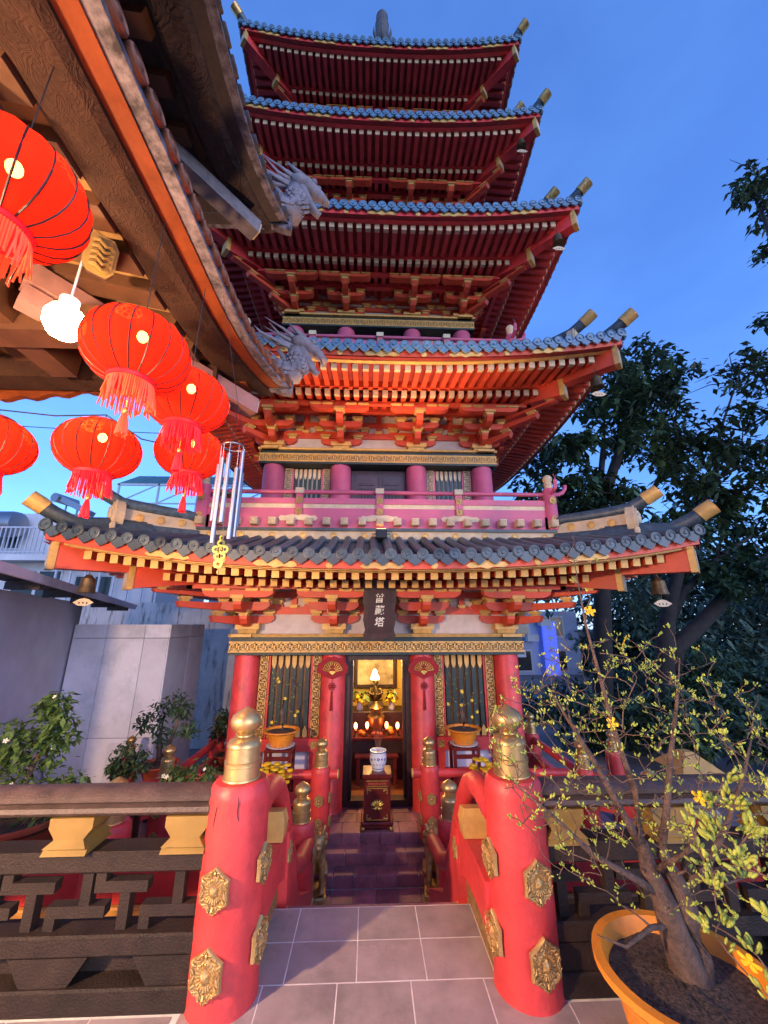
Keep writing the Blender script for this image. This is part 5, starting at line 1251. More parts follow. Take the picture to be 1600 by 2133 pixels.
# ------------------------------------------------------------ red fan ornaments on the inner columns
for sx in (-1, 1):
    x, y, z = CX+sx*.69, CY-w_[0]-.188, .96
    r = empty('fan_ornament', (x, y, z), 'red felt fan ornament with gold print on the doorway column nearer the '+('pale wall' if sx < 0 else 'large blossom tree'), 'ornament', 'fan ornaments')
    arc = [(.225*math.cos(R(a)), .18*math.sin(R(a))-.02) for a in range(0, 181, 12)]
    sc_ = [(p[0]*(1+.07*(k % 2)), p[1]*(1+.07*(k % 2))) for k, p in enumerate(arc)]
    b = MB(); b.prism(sc_+[(-.225,-.06),(-.12,-.10),(-.06,-.13),(0,-.15),(.06,-.13),(.12,-.10),(.225,-.06)], T(x, y, z) @ XZ, .012); fa_ = b.build('felt', M_['velvet'], r)
    b = MB()
    for k in range(11):
        a = R(12+k*15.6); b.tube([(x+.05*math.cos(a), y-.015, z-.05+.05*math.sin(a)),(x+.135*math.cos(a), y-.015, z-.05+.135*math.sin(a))], [.004,.009], 5)
    pts = [(x+.145*math.cos(R(a)), y-.015, z-.05+.145*math.sin(R(a))) for a in range(8, 173, 10)]; b.tube(pts, .006, 5); b.prism([(-.05,-.05),(0,-.09),(.05,-.05),(.03,-.035),(-.03,-.035)], T(x, y-.0125, z) @ XZ, .006)
    b.build('gold_print', M_['orn'], fa_)
    b = MB(); b.ell((x, y-.016, z+.03),(.03,.008,.03)); b.build('flower', M_['velvet'], fa_, True)
    b = MB()
    for k in range(6):
        a = k*math.pi/3; n = 10
        b.tube([(x+.03*math.cos(a)+.022*math.cos(2*math.pi*q/n), y-.006, z-.25+.03*math.sin(a)+.022*math.sin(2*math.pi*q/n)) for q in range(n+1)], .005, 5, cap=False)
    b.tube([(x,y-.006,z-.15),(x,y-.006,z-.2)], .003, 5); b.tube([(x,y-.006,z+.15),(x,y-.01,z+.26)], .003, 5); b.build('knot', M_['velvet'], r)
    b = MB()
    for k in range(16): b.tube([(x+(k-8)*.0014, y-.006, z-.31),(x+(k-8)*.0028, y-.008-.004*(k % 2), z-.58+.01*(k % 3))], .003, 4)
    o = b.build('tassel', M_['velvet'], r); o['kind'] = 'stuff'
# ------------------------------------------------------------ bronze wind bells under the hip corners
for (p, lab) in (((-3.40, 4.86, 2.06), 'bronze wind bell under the lowest roof corner near the pale wall'), ((3.70, 4.86, 2.06), 'bronze wind bell under the lowest roof corner against the dark tree'), ((3.45, 5.0, 5.16), 'bronze wind bell under the second roof corner'), ((3.30, 5.15, 8.2), 'bronze wind bell under the third roof corner'), ((3.05, 5.45, 11.15), 'bronze wind bell under the fourth roof corner')):
    r = empty('wind_bell', p, lab, 'bell', 'wind bells')
    b = MB(); b.lathe([(.10,-.10),(.085,-.06),(.075,.02),(.07,.07),(.04,.10),(.02,.12)], 16); b.build('bell', M_['bronze'], r, 'auto', T(p))
    b = MB(); b.tube([(p[0],p[1],p[2]+.11),(p[0],p[1],p[2]+.30)], .006, 5); b.tube([(p[0],p[1],p[2]-.08),(p[0],p[1],p[2]-.18)], .004, 5); b.build('chain', M_['bronze'], r)
    b = MB(); b.prism([(-.12,.02),(-.05,.06),(0,.07),(.05,.06),(.12,.02),(.06,-.015),(0,-.02),(-.06,-.015)], T(p[0], p[1], p[2]-.23) @ XZ, .008); pt = b.build('clapper_plate', M_['cream'], r)
    b = MB()
    for dx in (-.045, 0, .045): b.ell((p[0]+dx, p[1]-.008, p[2]-.215), (.010,.003,.012), 8, 4)
    o = b.build('cutouts', M_['black'], pt); o['kind'] = 'stuff'
# ------------------------------------------------------------ growing things
def grow(root_pts, root_r, targets, seed, extra=(), tip=.0020, jit=.05):
    """branches: each target is joined to the nearest point of what is already there"""
    rr = random.Random(seed); nodes = [(Vector(p), q) for p, q in zip(root_pts, root_r)]+[(Vector(p), q) for e in extra for p, q in zip(*e)]; polys = [([Vector(p) for p in root_pts], list(root_r))]; ends = []
    for t in targets:
        t = Vector(t); best = min(range(len(nodes)), key=lambda k: (nodes[k][0]-t).length*(1+.25*(nodes[k][0].z > t.z))+.0)
        p, q = nodes[best]; d = t-p; L = d.length
        if L < .02: continue
        n = max(3, min(7, int(L/.07)+2)); side = Vector((rr.uniform(-1,1), rr.uniform(-1,1), rr.uniform(-.2,.8)))*L*.16
        r0 = min(q*.72, .004+L*.022+ (0.004 if q > .02 else 0)); pts, rads = [p], [r0]
        for k in range(1, n+1):
            f_ = k/n; c = p+d*f_+side*math.sin(math.pi*f_)+Vector((rr.uniform(-1,1), rr.uniform(-1,1), rr.uniform(-1,1)))*jit*L*(.35 if k < n else 0)
            pts.append(c); rads.append(max(tip, r0*(1-f_*.72))); nodes.append((c, rads[-1]))
        polys.append((pts, rads)); ends.append((pts[-1], (pts[-1]-pts[-2]).normalized()))
    return polys, ends
def buds(b, p, d, n, size, rr):
    for k in range(n):
        a = rr.uniform(0, 6.283); u = (d*1.0+Vector((math.cos(a), math.sin(a), rr.uniform(-.2,.9)))*.75).normalized()
        c = p+u*size*rr.uniform(.5, 2.2)+Vector((rr.uniform(-1,1), rr.uniform(-1,1), rr.uniform(-.4,1)))*size*.6
        x, y, z = frame(u+Vector((0,0,.4)))
        s = size*rr.uniform(.7, 1.2)
        b.ell(c, (s*.30, s*.30, s*.72), 6, 4, Matrix((x, y, z)).transposed().to_3x3())
def flower(name, p, face, s, parent, m):
    b = MB(); x, y, z = frame(face)
    for k in range(5):
        a = 2*math.pi*k/5; u = x*math.cos(a)+y*math.sin(a); v = x*-math.sin(a)+y*math.cos(a); p = Vector(p)
        i = [b.v(p+z*s*.02), b.v(p+u*s*.5+v*s*.28+z*s*.12), b.v(p+u*s*.92+v*s*.24+z*s*.10), b.v(p+u*s*1.02), b.v(p+u*s*.92-v*s*.24+z*s*.10), b.v(p+u*s*.5-v*s*.28+z*s*.12), b.v(p+u*s*.55+z*s*.05)]
        b.f(i[0],i[1],i[6]); b.f(i[1],i[2],i[6]); b.f(i[2],i[3],i[6]); b.f(i[3],i[4],i[6]); b.f(i[4],i[5],i[6]); b.f(i[5],i[0],i[6])
    b.ell(Vector(p)+z*s*.1, (s*.13,s*.13,s*.13), 6, 4)
    return b.build(name, m, parent, True)
def bowl_pot(r, loc, R1, h, m, rim=.03, soil=True):
    b = MB(); b.lathe([(R1*.62,0),(R1*.66,.01),(R1*.80,h*.45),(R1*.91,h*.82),(R1*.93,h*.86),(R1+rim*.5,h*.88),(R1+rim,h*.93),(R1+rim,h),(R1,h),(R1-.012,h*.9),(R1*.9,h*.8)], 40, cap=False); b.lathe([(.001,.002),(R1*.62,.001)], 24, cap=False)
    p = b.build('pot', m, r, 'auto', T(loc))
    rr = random.Random(5); b = MB(); n = 22; rows = []
    for k in range(9):
        q = (R1-.006)*k/8; rows.append([b.v((q*math.cos(2*math.pi*j/n), q*math.sin(2*math.pi*j/n), h*.84+rr.uniform(-.006,.010)+.02*(1-k/8))) for j in range(n)])
    for A, B in zip(rows, rows[1:]):
        for j in range(n): b.f(A[j], A[(j+1) % n], B[(j+1) % n], B[j])
    b.build('soil', M_['soil'], r, True, T(loc))
def blossom_tree(base, label, roots, targets, seed, budsize, nbud, flowers, potargs, group, bud_p=.8, fs=.026):
    r = empty('blossom_tree', base, label, 'potted tree', group); rr = random.Random(seed)
    bowl_pot(r, base, *potargs)
    polys, ends = grow(roots[0], roots[1], targets, seed, roots[2:])
    b = MB()
    pts, rads = polys[0]; b.tube(pts, rads, 12); b.build('trunk', M_['bark'], r, True)
    for extra in roots[2:]: b = MB(); b.tube(extra[0], extra[1], 10); b.build('bough', M_['bark'], r, True)
    b = MB()
    for pts, rads in polys[1:]: b.tube(pts, rads, 6 if rads[0] > .006 else 5, cap=False)
    b.build('twigs', M_['bark'], r, True)['kind'] = 'stuff'
    b = MB()
    for p, d in ends:
        if rr.random() < bud_p: buds(b, p, d, rr.randint(*nbud), budsize, rr)
    for pts, rads in polys[1:]:
        for p in pts[1:-1]:
            if rr.random() < .22*bud_p: buds(b, p, Vector((rr.uniform(-1,1), rr.uniform(-1,1), .6)).normalized(), rr.randint(2, 4), budsize*.75, rr)
    o = b.build('buds', M_['bud'], r, True); o['kind'] = 'stuff'
    for p, f_ in flowers: flower('blossom', p, f_, fs, r, M_['yellow'])
    return r
rr = random.Random(21)
def cloud(c, rad, n, seed, zmin=-9):
    q = random.Random(seed); out = []
    while len(out) < n:
        d = Vector((q.uniform(-1,1), q.uniform(-1,1), q.uniform(-1,1)))
        if d.length > 1 or d.length < .35: continue
        p = Vector(c)+Vector((d.x*rad[0], d.y*rad[1], d.z*rad[2]))
        if p.z > zmin: out.append(p)
    return sorted(out, key=lambda p: (p-Vector((c[0], c[1], c[2]-rad[2]))).length)
PB = (1.20, 1.83, 0.0)
main = [(1.01,1.85,2.04),(1.05,1.86,1.5),(.80,1.85,1.46),(1.38,1.80,1.58),(1.30,1.85,1.30),(.56,1.80,1.08),(.60,1.75,.92),(1.7,1.85,1.2),(1.55,1.9,1.4),(.95,1.9,1.2),(1.15,2.0,1.2)]
tg = [p for p in main]+cloud((1.17,1.88,1.05), (.66,.42,.54), 720, 4, .44)
tg += [(.99,1.85,1.8),(1.06,1.85,1.72),(.93,1.86,1.66),(.97,1.9,1.92),(1.10,1.84,1.9),(.90,1.88,1.58),(1.15,1.9,1.62)]
tg = sorted(tg, key=lambda p: (Vector(p)-Vector((1.2,1.86,.6))).length)
rt = [(1.25,1.86,.27),(1.235,1.86,.34),(1.205,1.86,.44),(1.185,1.86,.54),(1.15,1.87,.64),(1.13,1.86,.74)]
BOUGH0 = [([(1.14,1.865,.70),(1.06,1.86,.86),(.98,1.85,1.02),(.89,1.85,1.18),(.80,1.85,1.34)], [.026,.021,.017,.012,.003]),
    ([(1.13,1.86,.74),(1.14,1.87,.92),(1.09,1.86,1.12),(1.06,1.86,1.34),(1.02,1.855,1.6),(1.005,1.85,1.9)], [.024,.021,.017,.013,.008,.003]),
    ([(1.22,1.88,.70),(1.27,1.87,.86),(1.31,1.85,1.05),(1.36,1.82,1.26),(1.40,1.8,1.45)], [.024,.020,.016,.010,.003]),
    ([(1.26,1.86,.57),(1.38,1.85,.66),(1.50,1.85,.80),(1.62,1.85,.98),(1.72,1.86,1.15)], [.026,.021,.017,.011,.003]),
    ([(1.18,1.86,.56),(1.05,1.84,.64),(.90,1.82,.72),(.75,1.80,.86),(.60,1.78,.98)], [.026,.020,.016,.010,.003]),
    ([(1.20,1.87,.46),(1.08,1.80,.50),(.95,1.76,.47),(.84,1.74,.52)], [.018,.014,.009,.003]),
    ([(1.16,1.86,.64),(1.2,1.7,.78),(1.22,1.62,.92)], [.018,.011,.003])]
BOUGH = [(p, [q*.66 for q in rd]) for p, rd in BOUGH0]
rt2 = [(1.26,1.87,.27),(1.28,1.86,.38),(1.27,1.85,.50),(1.25,1.86,.60),(1.22,1.88,.70)]
fl = [((1.02,1.80,1.66),(-.9,-.6,-.5)),((1.17,1.82,1.53),(.9,-.5,-.6)),((.88,1.80,1.50),(.7,-.4,.9)),((1.0,1.72,1.21),(-.9,-.5,.1)),((1.20,1.58,1.0),(-.9,-.45,-.2)),((.78,1.8,1.40),(.8,-.5,-.6))]
blossom_tree(PB, 'large yellow blossom tree with many green buds in a wide orange pot', (rt, [.085,.064,.052,.044,.034,.022], (rt2, [.065,.048,.042,.034,.022]), *BOUGH), tg, 8, .0105, (4, 8), fl, (.275, .36, M_['orange'], .035), 'yellow blossom trees', bud_p=.6)
tg = cloud((1.02,1.12,.98), (.22,.22,.30), 70, 9)+[(1.0,1.12,1.1),(.93,1.12,1.16)]
blossom_tree((1.75, 1.0, 0), 'close leaning branches of swollen green buds crossing the orange pot', ([(1.75,1.0,.3),(1.70,1.0,.55),(1.50,1.05,.72),(1.30,1.10,.82),(1.15,1.12,.90)], [.05,.04,.03,.02,.012]), tg, 12, .0175, (6, 10), [((1.02,1.28,.74),(-.9,-.5,-.4)),((1.05,1.12,1.02),(-.8,-.3,.8))], (.26, .34, M_['orange'], .03), 'yellow blossom trees', bud_p=.95)
# blossom bonsai in front of the windows, on stools
for sx, px in ((-1, -1.185), (1, 1.345)):
    y = 6.02; z0 = -.935
    r = empty('stool', (px, y, z0), 'dark wooden stool under the window bonsai beside the '+('pale wall' if sx < 0 else 'large blossom tree'), 'stool', 'plant stools')
    b = MB(); b.bbox(px-.19, px+.19, y-.17, y+.17, -.04, -.005, .01); b.build('seat', M_['maroon'], r)
    for ax in (-1, 1):
        for ay in (-1, 1): b = MB(); b.box(px+ax*.16-.02, px+ax*.16+.02, y+ay*.14-.02, y+ay*.14+.02, z0, -.04); b.build('leg', M_['maroon'], r)
    b = MB(); b.box(px-.14, px+.14, y-.15, y-.13, -.14, -.09); b.build('apron', M_['maroon'], r)
    b = MB(); b.lathe([(.15,0),(.19,.012),(.195,.022),(.16,.015)], 24); tag(b.build('saucer', M_['porcelain'], None, 'auto', T(px, y, -.004)), 'pale saucer under the bonsai pot beside the '+('pale wall' if sx < 0 else 'large blossom tree'), 'saucer')
    tg = cloud((px, y, .62), (.30,.20,.40), 85, 30+sx); fq = [((p.x, p.y-.03, p.z), (0,-1,.2)) for p in random.Random(7+sx).sample(tg, 9 if sx > 0 else 7)]
    blossom_tree((px, y, .014), 'yellow-flowered bonsai in an orange bowl before the shrine window beside the '+('pale wall' if sx < 0 else 'large blossom tree'), ([(px,y,.15),(px+.02,y,.30),(px-.02,y,.44),(px+.01,y,.58)], [.04,.032,.024,.014]), tg, 40+sx, .014, (1, 3), fq, (.215, .19, M_['orange'], .03), 'window bonsai', bud_p=.35, fs=.022)
# chrysanthemums
for sx, px, py in ((-1, -1.13, 5.42), (1, 1.42, 5.42)):
    r = empty('chrysanthemum', (px, py, -.935), 'bushy pot of yellow chrysanthemums beside the '+('blue-white dado below the pale wall side window' if sx < 0 else 'large blossom tree'), 'flowers', 'potted chrysanthemums')
    b = MB(); b.lathe([(.13,0),(.15,.12),(.165,.24),(.17,.25),(.15,.25)], 20); b.build('pot', M_['black'], r, 'auto', T(px, py, -.935))
    b = MB(); leaf_mass(b, [(px, py, -.42, .20), (px, py, -.3, .17), (px, py, -.55, .15)], .07, 260, .2); o = b.build('leaves', M_['leaf'], r); o['kind'] = 'stuff'
    q = random.Random(sx+4)
    for k in range(34):
        a = q.uniform(0, 6.28); d = .21*math.sqrt(q.random()); c = Vector((px+d*math.cos(a), py+d*math.sin(a), -.10+.10*(1-(d/.21)**2)-q.uniform(0,.12)))
        b = MB()
        for t in range(12): u = Vector((math.cos(t*.5236), math.sin(t*.5236), .25)); b.tube([c, c+u*.038], [.008,.012], 4)
        b.ell(c+Vector((0,0,.008)), (.014,.014,.010), 7, 4); b.build('blossom', M_['yellow'], r, True)
# potted shrubs of the side garden
def potted(loc, label, R1, h, stand, trunk, crowns, leaf, n, m, flowers, group='garden pots', pm='clay'):
    x, y, z = loc; r = empty('potted_shrub', (x, y, z), label, 'potted plant', group)
    if stand:
        b = MB(); b.box(x-R1*.7, x+R1*.7, y-R1*.7, y+R1*.7, z+stand-.05, z+stand-.004)
        b.build('stand_top', M_['wood'], r)
        for ax in (-1, 1):
            for ay in (-1, 1): b = MB(); b.box(x+ax*R1*.6-.025, x+ax*R1*.6+.025, y+ay*R1*.6-.025, y+ay*R1*.6+.025, z, z+stand-.05); b.build('stand_leg', M_['wood'], r)
    bowl_pot(r, (x, y, z+stand), R1, h, M_[pm], .02)
    b = MB()
    for pts, rads in trunk: b.tube(pts, rads, 8)
    b.build('trunk', M_['bark'], r, True)
    b = MB(); leaf_mass(b, crowns, leaf, n, .2, random.Random(int(x*100)), .8); o = b.build('leaves', m, r); o['kind'] = 'stuff'
    q = random.Random(3)
    for k in range(flowers):
        c = crowns[k % len(crowns)]; s = c[3] if len(c) > 3 else .2
        flower('blossom', (c[0]+q.uniform(-s, s)*.8, c[1]-s*.7, c[2]+q.uniform(-s, s)*.7), (q.uniform(-.8,.8), -1, q.uniform(-.3,.9)), q.uniform(.014,.024), r, M_['petalw'])
    return r
zt_ = -.937
potted((-3.15, 4.2, zt_), 'bushy green shrub with a few pale flowers in a wide terracotta pot', .46, .42, .50, [([(-3.15,4.2,-.05),(-3.12,4.2,.2),(-3.05,4.2,.45)], [.03,.025,.015])],
    [(-3.3,4.2,.30,.32),(-3.0,4.15,.26,.30),(-2.72,4.15,.12,.22),(-3.1,4.2,.55,.25),(-2.9,4.2,.62,.16),(-3.35,4.2,.55,.2),(-3.0,4.2,.86,.14),(-2.55,4.15,.05,.14)], .085, 240, M_['leaf'], 9)
potted((-2.52, 4.75, zt_), 'small dense bonsai in a shallow terracotta bowl behind the brown railing', .20, .17, .70, [([(-2.52,4.75,-.1),(-2.5,4.75,.08),(-2.56,4.75,.2)], [.03,.025,.015])], [(-2.55,4.75,.25,.16),(-2.42,4.75,.20,.13),(-2.62,4.75,.16,.1)], .06, 230, M_['leafd'], 0)
potted((-1.83, 4.8, zt_), 'leafy plant with tiny white flowers in a dark-footed red bowl', .20, .18, .46, [([(-1.83,4.8,-.3),(-1.85,4.8,-.1)], [.02,.012])], [(-1.95,4.8,.0,.16),(-1.75,4.8,.05,.17),(-1.62,4.8,.0,.13),(-2.05,4.8,.06,.12),(-1.8,4.75,-.1,.16)], .075, 150, M_['leaf'], 8)
potted((-2.82, 6.1, -1.36), 'tall dark two-stemmed bonsai standing before the pale utility block', .24, .2, .95, [([(-2.82,6.1,-.25),(-2.86,6.1,.1),(-2.84,6.1,.4)], [.04,.03,.015]), ([(-2.8,6.1,-.2),(-2.68,6.1,.15),(-2.62,6.1,.5)], [.035,.025,.012])], [(-2.95,6.1,.42,.17),(-2.7,6.1,.55,.16),(-2.6,6.1,.45,.14),(-3.1,6.1,.30,.13),(-2.5,6.1,.22,.13),(-2.85,6.1,.15,.15)], .085, 105, M_['leafd'], 0)
potted((-2.10, 6.9, zt_), 'low dark bonsai beside the corner column of the shrine', .24, .17, .45, [([(-2.1,6.9,-.35),(-2.15,6.9,-.1),(-2.05,6.9,.1)], [.03,.025,.012])], [(-2.15,6.9,.08,.2),(-2.35,6.9,.0,.15),(-1.95,6.9,.12,.14),(-2.3,6.9,.2,.12)], .08, 130, M_['leafd'], 0)
# ------------------------------------------------------------ pale walls and block beside the court
r = empty('boundary_wall', (-4.9, 6.0, -1.36), 'grey rendered boundary wall under a dark sloping awning', 'wall')
def wallseg(A, B, zA, zB, t, name, m, par, z0=-1.36):
    A = Vector((*A, 0)); B = Vector((*B, 0)); n = Vector((-(B-A).y, (B-A).x, 0)).normalized()*t
    b = MB(); b.hexa([(A.x,A.y,z0),(B.x,B.y,z0),(B.x+n.x,B.y+n.y,z0),(A.x+n.x,A.y+n.y,z0),(A.x,A.y,zA),(B.x,B.y,zB),(B.x+n.x,B.y+n.y,zB),(A.x+n.x,A.y+n.y,zA)])
    return b.build(name, m, par)
GREYW = mat('grey_render', (.56, .54, .64), .85, var=.12, scale=1.2, bump=.2, bscale=30)
wallseg((-4.0, 3.6), (-5.42, 7.75), 2.02, 1.98, .12, 'wall', GREYW, r)
b = MB(); b.beam((-3.7, 3.4, 2.18), (-5.55, 9.2, 2.0), .55, .035); aw = b.build('awning', DARK, r)
b = MB(); b.beam((-3.44, 3.45, 2.15), (-5.28, 9.2, 1.97), .04, .10); b.build('awning_edge', M_['white'], aw)
for k in range(6):
    f_ = .1+k*.17; p = Vector((-3.7, 3.4, 2.10)).lerp(Vector((-5.55, 9.2, 1.92)), f_); b = MB(); b.cbox(p.x-.02, p.y, p.z, .42, .07, .09); b.build('awning_bracket', DARK, aw)
r = empty('utility_block', (-4.3, 8.2, -1.36), 'pale lavender panelled block behind the bonsai', 'block')
b = MB(); b.box(-5.30, -3.63, 7.53, 9.0, -1.36, 1.58); b.build('core', M_['black'], r)
for (x0, x1) in ((-5.31,-4.72),(-4.72,-4.05),(-4.05,-3.615)):
    for (z0, z1) in ((-1.36,-.25),(-.25,1.36),(1.36,1.60)):
        b = MB(); b.bbox(x0+.004, x1-.004, 7.50, 7.53, z0+.004, z1-.004, .004); b.build('panel', M_['white'], r)
for (y0, y1) in ((7.51,8.35),(8.35,9.02)):
    for (z0, z1) in ((-1.36,1.36),(1.36,1.60)):
        b = MB(); b.bbox(-3.63, -3.60, y0+.004, y1-.004, z0+.004, z1-.004, .004); b.build('panel', M_['white'], r)
b = MB(); b.box(-4.35, -3.75, 7.485, 7.499, -1.2, -.32); b.build('hatch', M_['white'], r)
# stained wall behind
def stain_mat():
    m = mat('stained_limewash', (.56, .55, .56), .85, var=.12, scale=1.5, bump=.2); nt = m.node_tree; bs = nt.nodes['Principled BSDF']
    tc = nt.nodes.new('ShaderNodeTexCoord'); mp = nt.nodes.new('ShaderNodeMapping'); mp.inputs['Scale'].default_value = (3.2, 1, .55); no = nt.nodes.new('ShaderNodeTexNoise'); no.inputs['Scale'].default_value = 2.2; no.inputs['Detail'].default_value = 8; no.inputs['Roughness'].default_value = .7
    nt.links.new(tc.outputs['Object'], mp.inputs[0]); nt.links.new(mp.outputs[0], no.inputs['Vector'])
    rp = nt.nodes.new('ShaderNodeValToRGB'); rp.color_ramp.elements[0].position = .52; rp.color_ramp.elements[1].position = .68
    nt.links.new(no.outputs['Fac'], rp.inputs[0]); mx = nt.nodes.new('ShaderNodeMix'); mx.data_type = 'RGBA'; mx.inputs[7].default_value = (.07, .065, .06, 1)
    old = bs.inputs['Base Color'].links[0].from_socket; nt.links.new(old, mx.inputs[6]); nt.links.new(rp.outputs[0], mx.inputs[0]); nt.links.new(mx.outputs[2], bs.inputs['Base Color'])
    return m
b = MB(); b.box(-9.5, -2.2, 11.0, 11.2, -1.36, 2.16); tag(b.build('old_wall', stain_mat()), 'old limewashed wall with black mould streaks behind the pagoda corner', 'wall')
# ------------------------------------------------------------ town houses beyond, on the pale wall side
HW = mat('white_house_render', (.58, .60, .64), .8, var=.1, scale=.6); GLS = mat('dark_window_glass', (.02,.025,.03), .15, var=.3); RAILM = mat('painted_steel_rail', (.50,.54,.60), .5, var=.1)
r = empty('house', (-13, 17, -1.36), 'white town house with balcony railings and rooftop tanks', 'house')
b = MB(); b.box(-19, -8.6, 16.0, 21, -1.36, 4.25); b.build('wall', HW, r)
b = MB(); b.box(-19, -12.8, 17.2, 21, 4.25, 6.35); b.build('upper_wall', HW, r)
b = MB(); b.box(-19.2, -8.3, 15.2, 16.0, 3.95, 4.18); b.build('slab', HW, r)
b = MB(); b.box(-19.2, -8.0, 15.2, 16.0, 1.05, 1.25); b.build('slab', HW, r)
for (x0, x1, z0, z1) in ((-18.6,-16.4,1.4,3.6),(-15.9,-14.6,1.5,3.7),(-14.1,-12.2,1.5,3.7),(-11.7,-10.2,1.5,3.5),(-16.6,-15.2,4.7,6.0)):
    yy = 15.99 if z1 < 4.2 else 17.19
    b = MB(); b.box(x0, x1, yy-.04, yy, z0, z1); w1 = b.build('window', RAILM, r)
    n = 2 if x1-x0 > 1.4 else 1
    for k in range(n): b = MB(); s = (x1-x0)/n; b.box(x0+k*s+.07, x0+(k+1)*s-.07, yy-.06, yy-.041, z0+.08, z1-.08); b.build('pane', GLS, w1)
def rail_set(x0, x1, y, z0, z1, n, par):
    b = MB(); b.beam((x0,y,z1),(x1,y,z1), .06, .06); b.beam((x0,y,z0+.1),(x1,y,z0+.1), .05, .05)
    for k in range(n+1): x = x0+(x1-x0)*k/n; b.beam((x,y,z0),(x,y,z1), .035, .035, (0,1,0))
    b.build('balcony_rail', RAILM, par)
rail_set(-19, -8.3, 15.25, 4.18, 5.25, 60, r); rail_set(-16.5, -8.0, 15.25, 1.25, 2.35, 44, r)
b = MB()
for k in range(8): b.beam((-8.1-k*.55, 15.3, 1.25), (-8.1-k*.55, 15.3, 3.95), .06, .06, (0,1,0))
b.build('grille', RAILM, r)
b = MB(); b.X = T(-15.6, 16.4, 5.65) @ RY(R(90)); b.lathe([(.1,-.9),(.5,-.8),(.55,-.6),(.55,.6),(.5,.8),(.1,.9)], 20); b.X = None; b.build('water_tank', M_['steel'], r, 'auto')
for (x, z) in ((-12.6, 6.3), (-9.0, 5.9)):
    b = MB(); b.beam((x-.7,16.6,z+.5),(x+.5,16.6,z-.1), .5, .22); b.tube([(x-.95,16.3,z+.55),(x-.75,17.3,z+.55)], .2, 12)
    for k in range(3): b.beam((x-.6+k*.5,16.6,4.25),(x-.6+k*.5,16.6,z+.3-k*.2), .05, .05, (0,1,0))
    b.build('solar_heater', M_['steel'], r)
r = empty('canopy', (-8.6, 19, -1.36), 'teal corrugated rooftop canopy on a steel frame', 'canopy')
TEAL = mat('teal_sheet', (.06, .15, .15), .5, var=.2, scale=3)
for k in range(9):
    b = MB(); x = -12.2+k*.95; b.hexa([(x,18.2,8.2),(x+.9,18.2,8.2),(x+.9,19.6,9.1),(x,19.6,9.1),(x,18.2,8.24),(x+.9,18.2,8.24),(x+.9,19.6,9.14),(x,19.6,9.14)]); b.build('sheet', TEAL, r)
b = MB()
for x in (-12.2, -10.3, -8.4, -6.5, -4.0): b.beam((x,18.2,-1.36),(x,18.2,8.2), .08, .08, (0,1,0)); b.beam((x,18.2,7.2),(x+1.9,18.2,8.2), .05, .05)
b.beam((-12.3,18.2,8.15),(-3.6,18.2,8.15), .08, .1); b.beam((-12.3,18.2,7.2),(-3.6,18.2,7.2), .06, .06); b.build('frame', RAILM, r)
b = MB(); b.box(-7.4, -3.2, 18.6, 24, -1.36, 6.6); tag(b.build('grey_house', mat('blue_grey_render', (.30,.33,.38), .8, var=.1, scale=.5)), 'plain blue-grey house wall just behind the first balcony', 'house')
# ------------------------------------------------------------ shop houses beyond, on the tree side
r = empty('shop_house', (11, 26, -4), 'pale blue shop house with a tall blue vertical sign', 'house')
b = MB(); b.box(8.6, 13.2, 25.0, 30, -4.2, 2.4); b.build('wall', mat('pale_blue_facade', (.36,.42,.55), .7, var=.1, scale=.5), r)
for k in range(4):
    b = MB(); b.box(9.0+(k % 2)*1.9, 10.1+(k % 2)*2.2, 24.96, 25, -1.2+(k//2)*2.0, .1+(k//2)*2.0); w1 = b.build('window', HW, r); b = MB(); b.box(9.1+(k % 2)*1.9, 10.0+(k % 2)*2.2, 24.93, 24.959, -1.1+(k//2)*2.0, 0+(k//2)*2.0); b.build('pane', GLS, w1)
b = MB(); b.box(10.75, 11.55, 24.5, 24.7, -3.2, 1.75); sg_ = b.build('sign', emit('blue_sign', (.035,.06,.42), .5), r)
for k in range(8): b = MB(); b.box(10.95, 11.35, 24.47, 24.499, 1.3-k*.58, 1.42-k*.58); b.box(11.1, 11.2, 24.46, 24.469, 1.15-k*.58, 1.5-k*.58); o = b.build('sign_mark', HW, sg_); o['kind'] = 'stuff'
for k in range(3): b = MB(); b.box(8.8+k*.9, 9.5+k*.9, 24.4, 24.9, -.3+k*.9, .1+k*.9); b.build('air_conditioner', HW, r)
for (x, z, s) in ((9.9,-3.1,.22),(10.5,-3.15,.15),(12.2,-3.3,.24),(9.6,-3.0,.12)):
    b = MB(); b.ell((x,24.0,z),(s,s*.6,s*.7), 12, 6); tag(b.build('street_light', emit('street_lamp_glow', (.9,.95,1.0), 6), None, True), 'small glaring white street light by the shop house', 'light', 'street lights')
r = empty('shop_house', (17, 28, -4), 'cream block with white awnings half hidden behind the tree trunk', 'house')
b = MB(); b.box(13.4, 19, 27, 33, -4.2, 1.2); b.build('wall', HW, r)
for k in range(4): b = MB(); b.box(13.7+k*1.2, 14.6+k*1.2, 26.95, 27, -1.6+(k % 2)*1.3, -.7+(k % 2)*1.3); b.build('window', GLS, r)
b = MB(); b.hexa([(13.2,26.0,-2.2),(17,26.0,-2.2),(17,27,-1.8),(13.2,27,-1.8),(13.2,26.0,-2.12),(17,26.0,-2.12),(17,27,-1.72),(13.2,27,-1.72)]); b.build('awning', HW, r)
r = empty('stone_lantern', (3.87, 5.2, -.937), 'pale square stone lantern behind the blossom branches', 'lantern')
b = MB(); b.bbox(3.70, 4.04, 5.03, 5.37, -.937, -.45, .02); b.build('pedestal', M_['cream'], r)
b = MB(); b.bbox(3.74, 4.0, 5.07, 5.33, -.45, -.05, .02); b.build('light_box', M_['cream'], r)
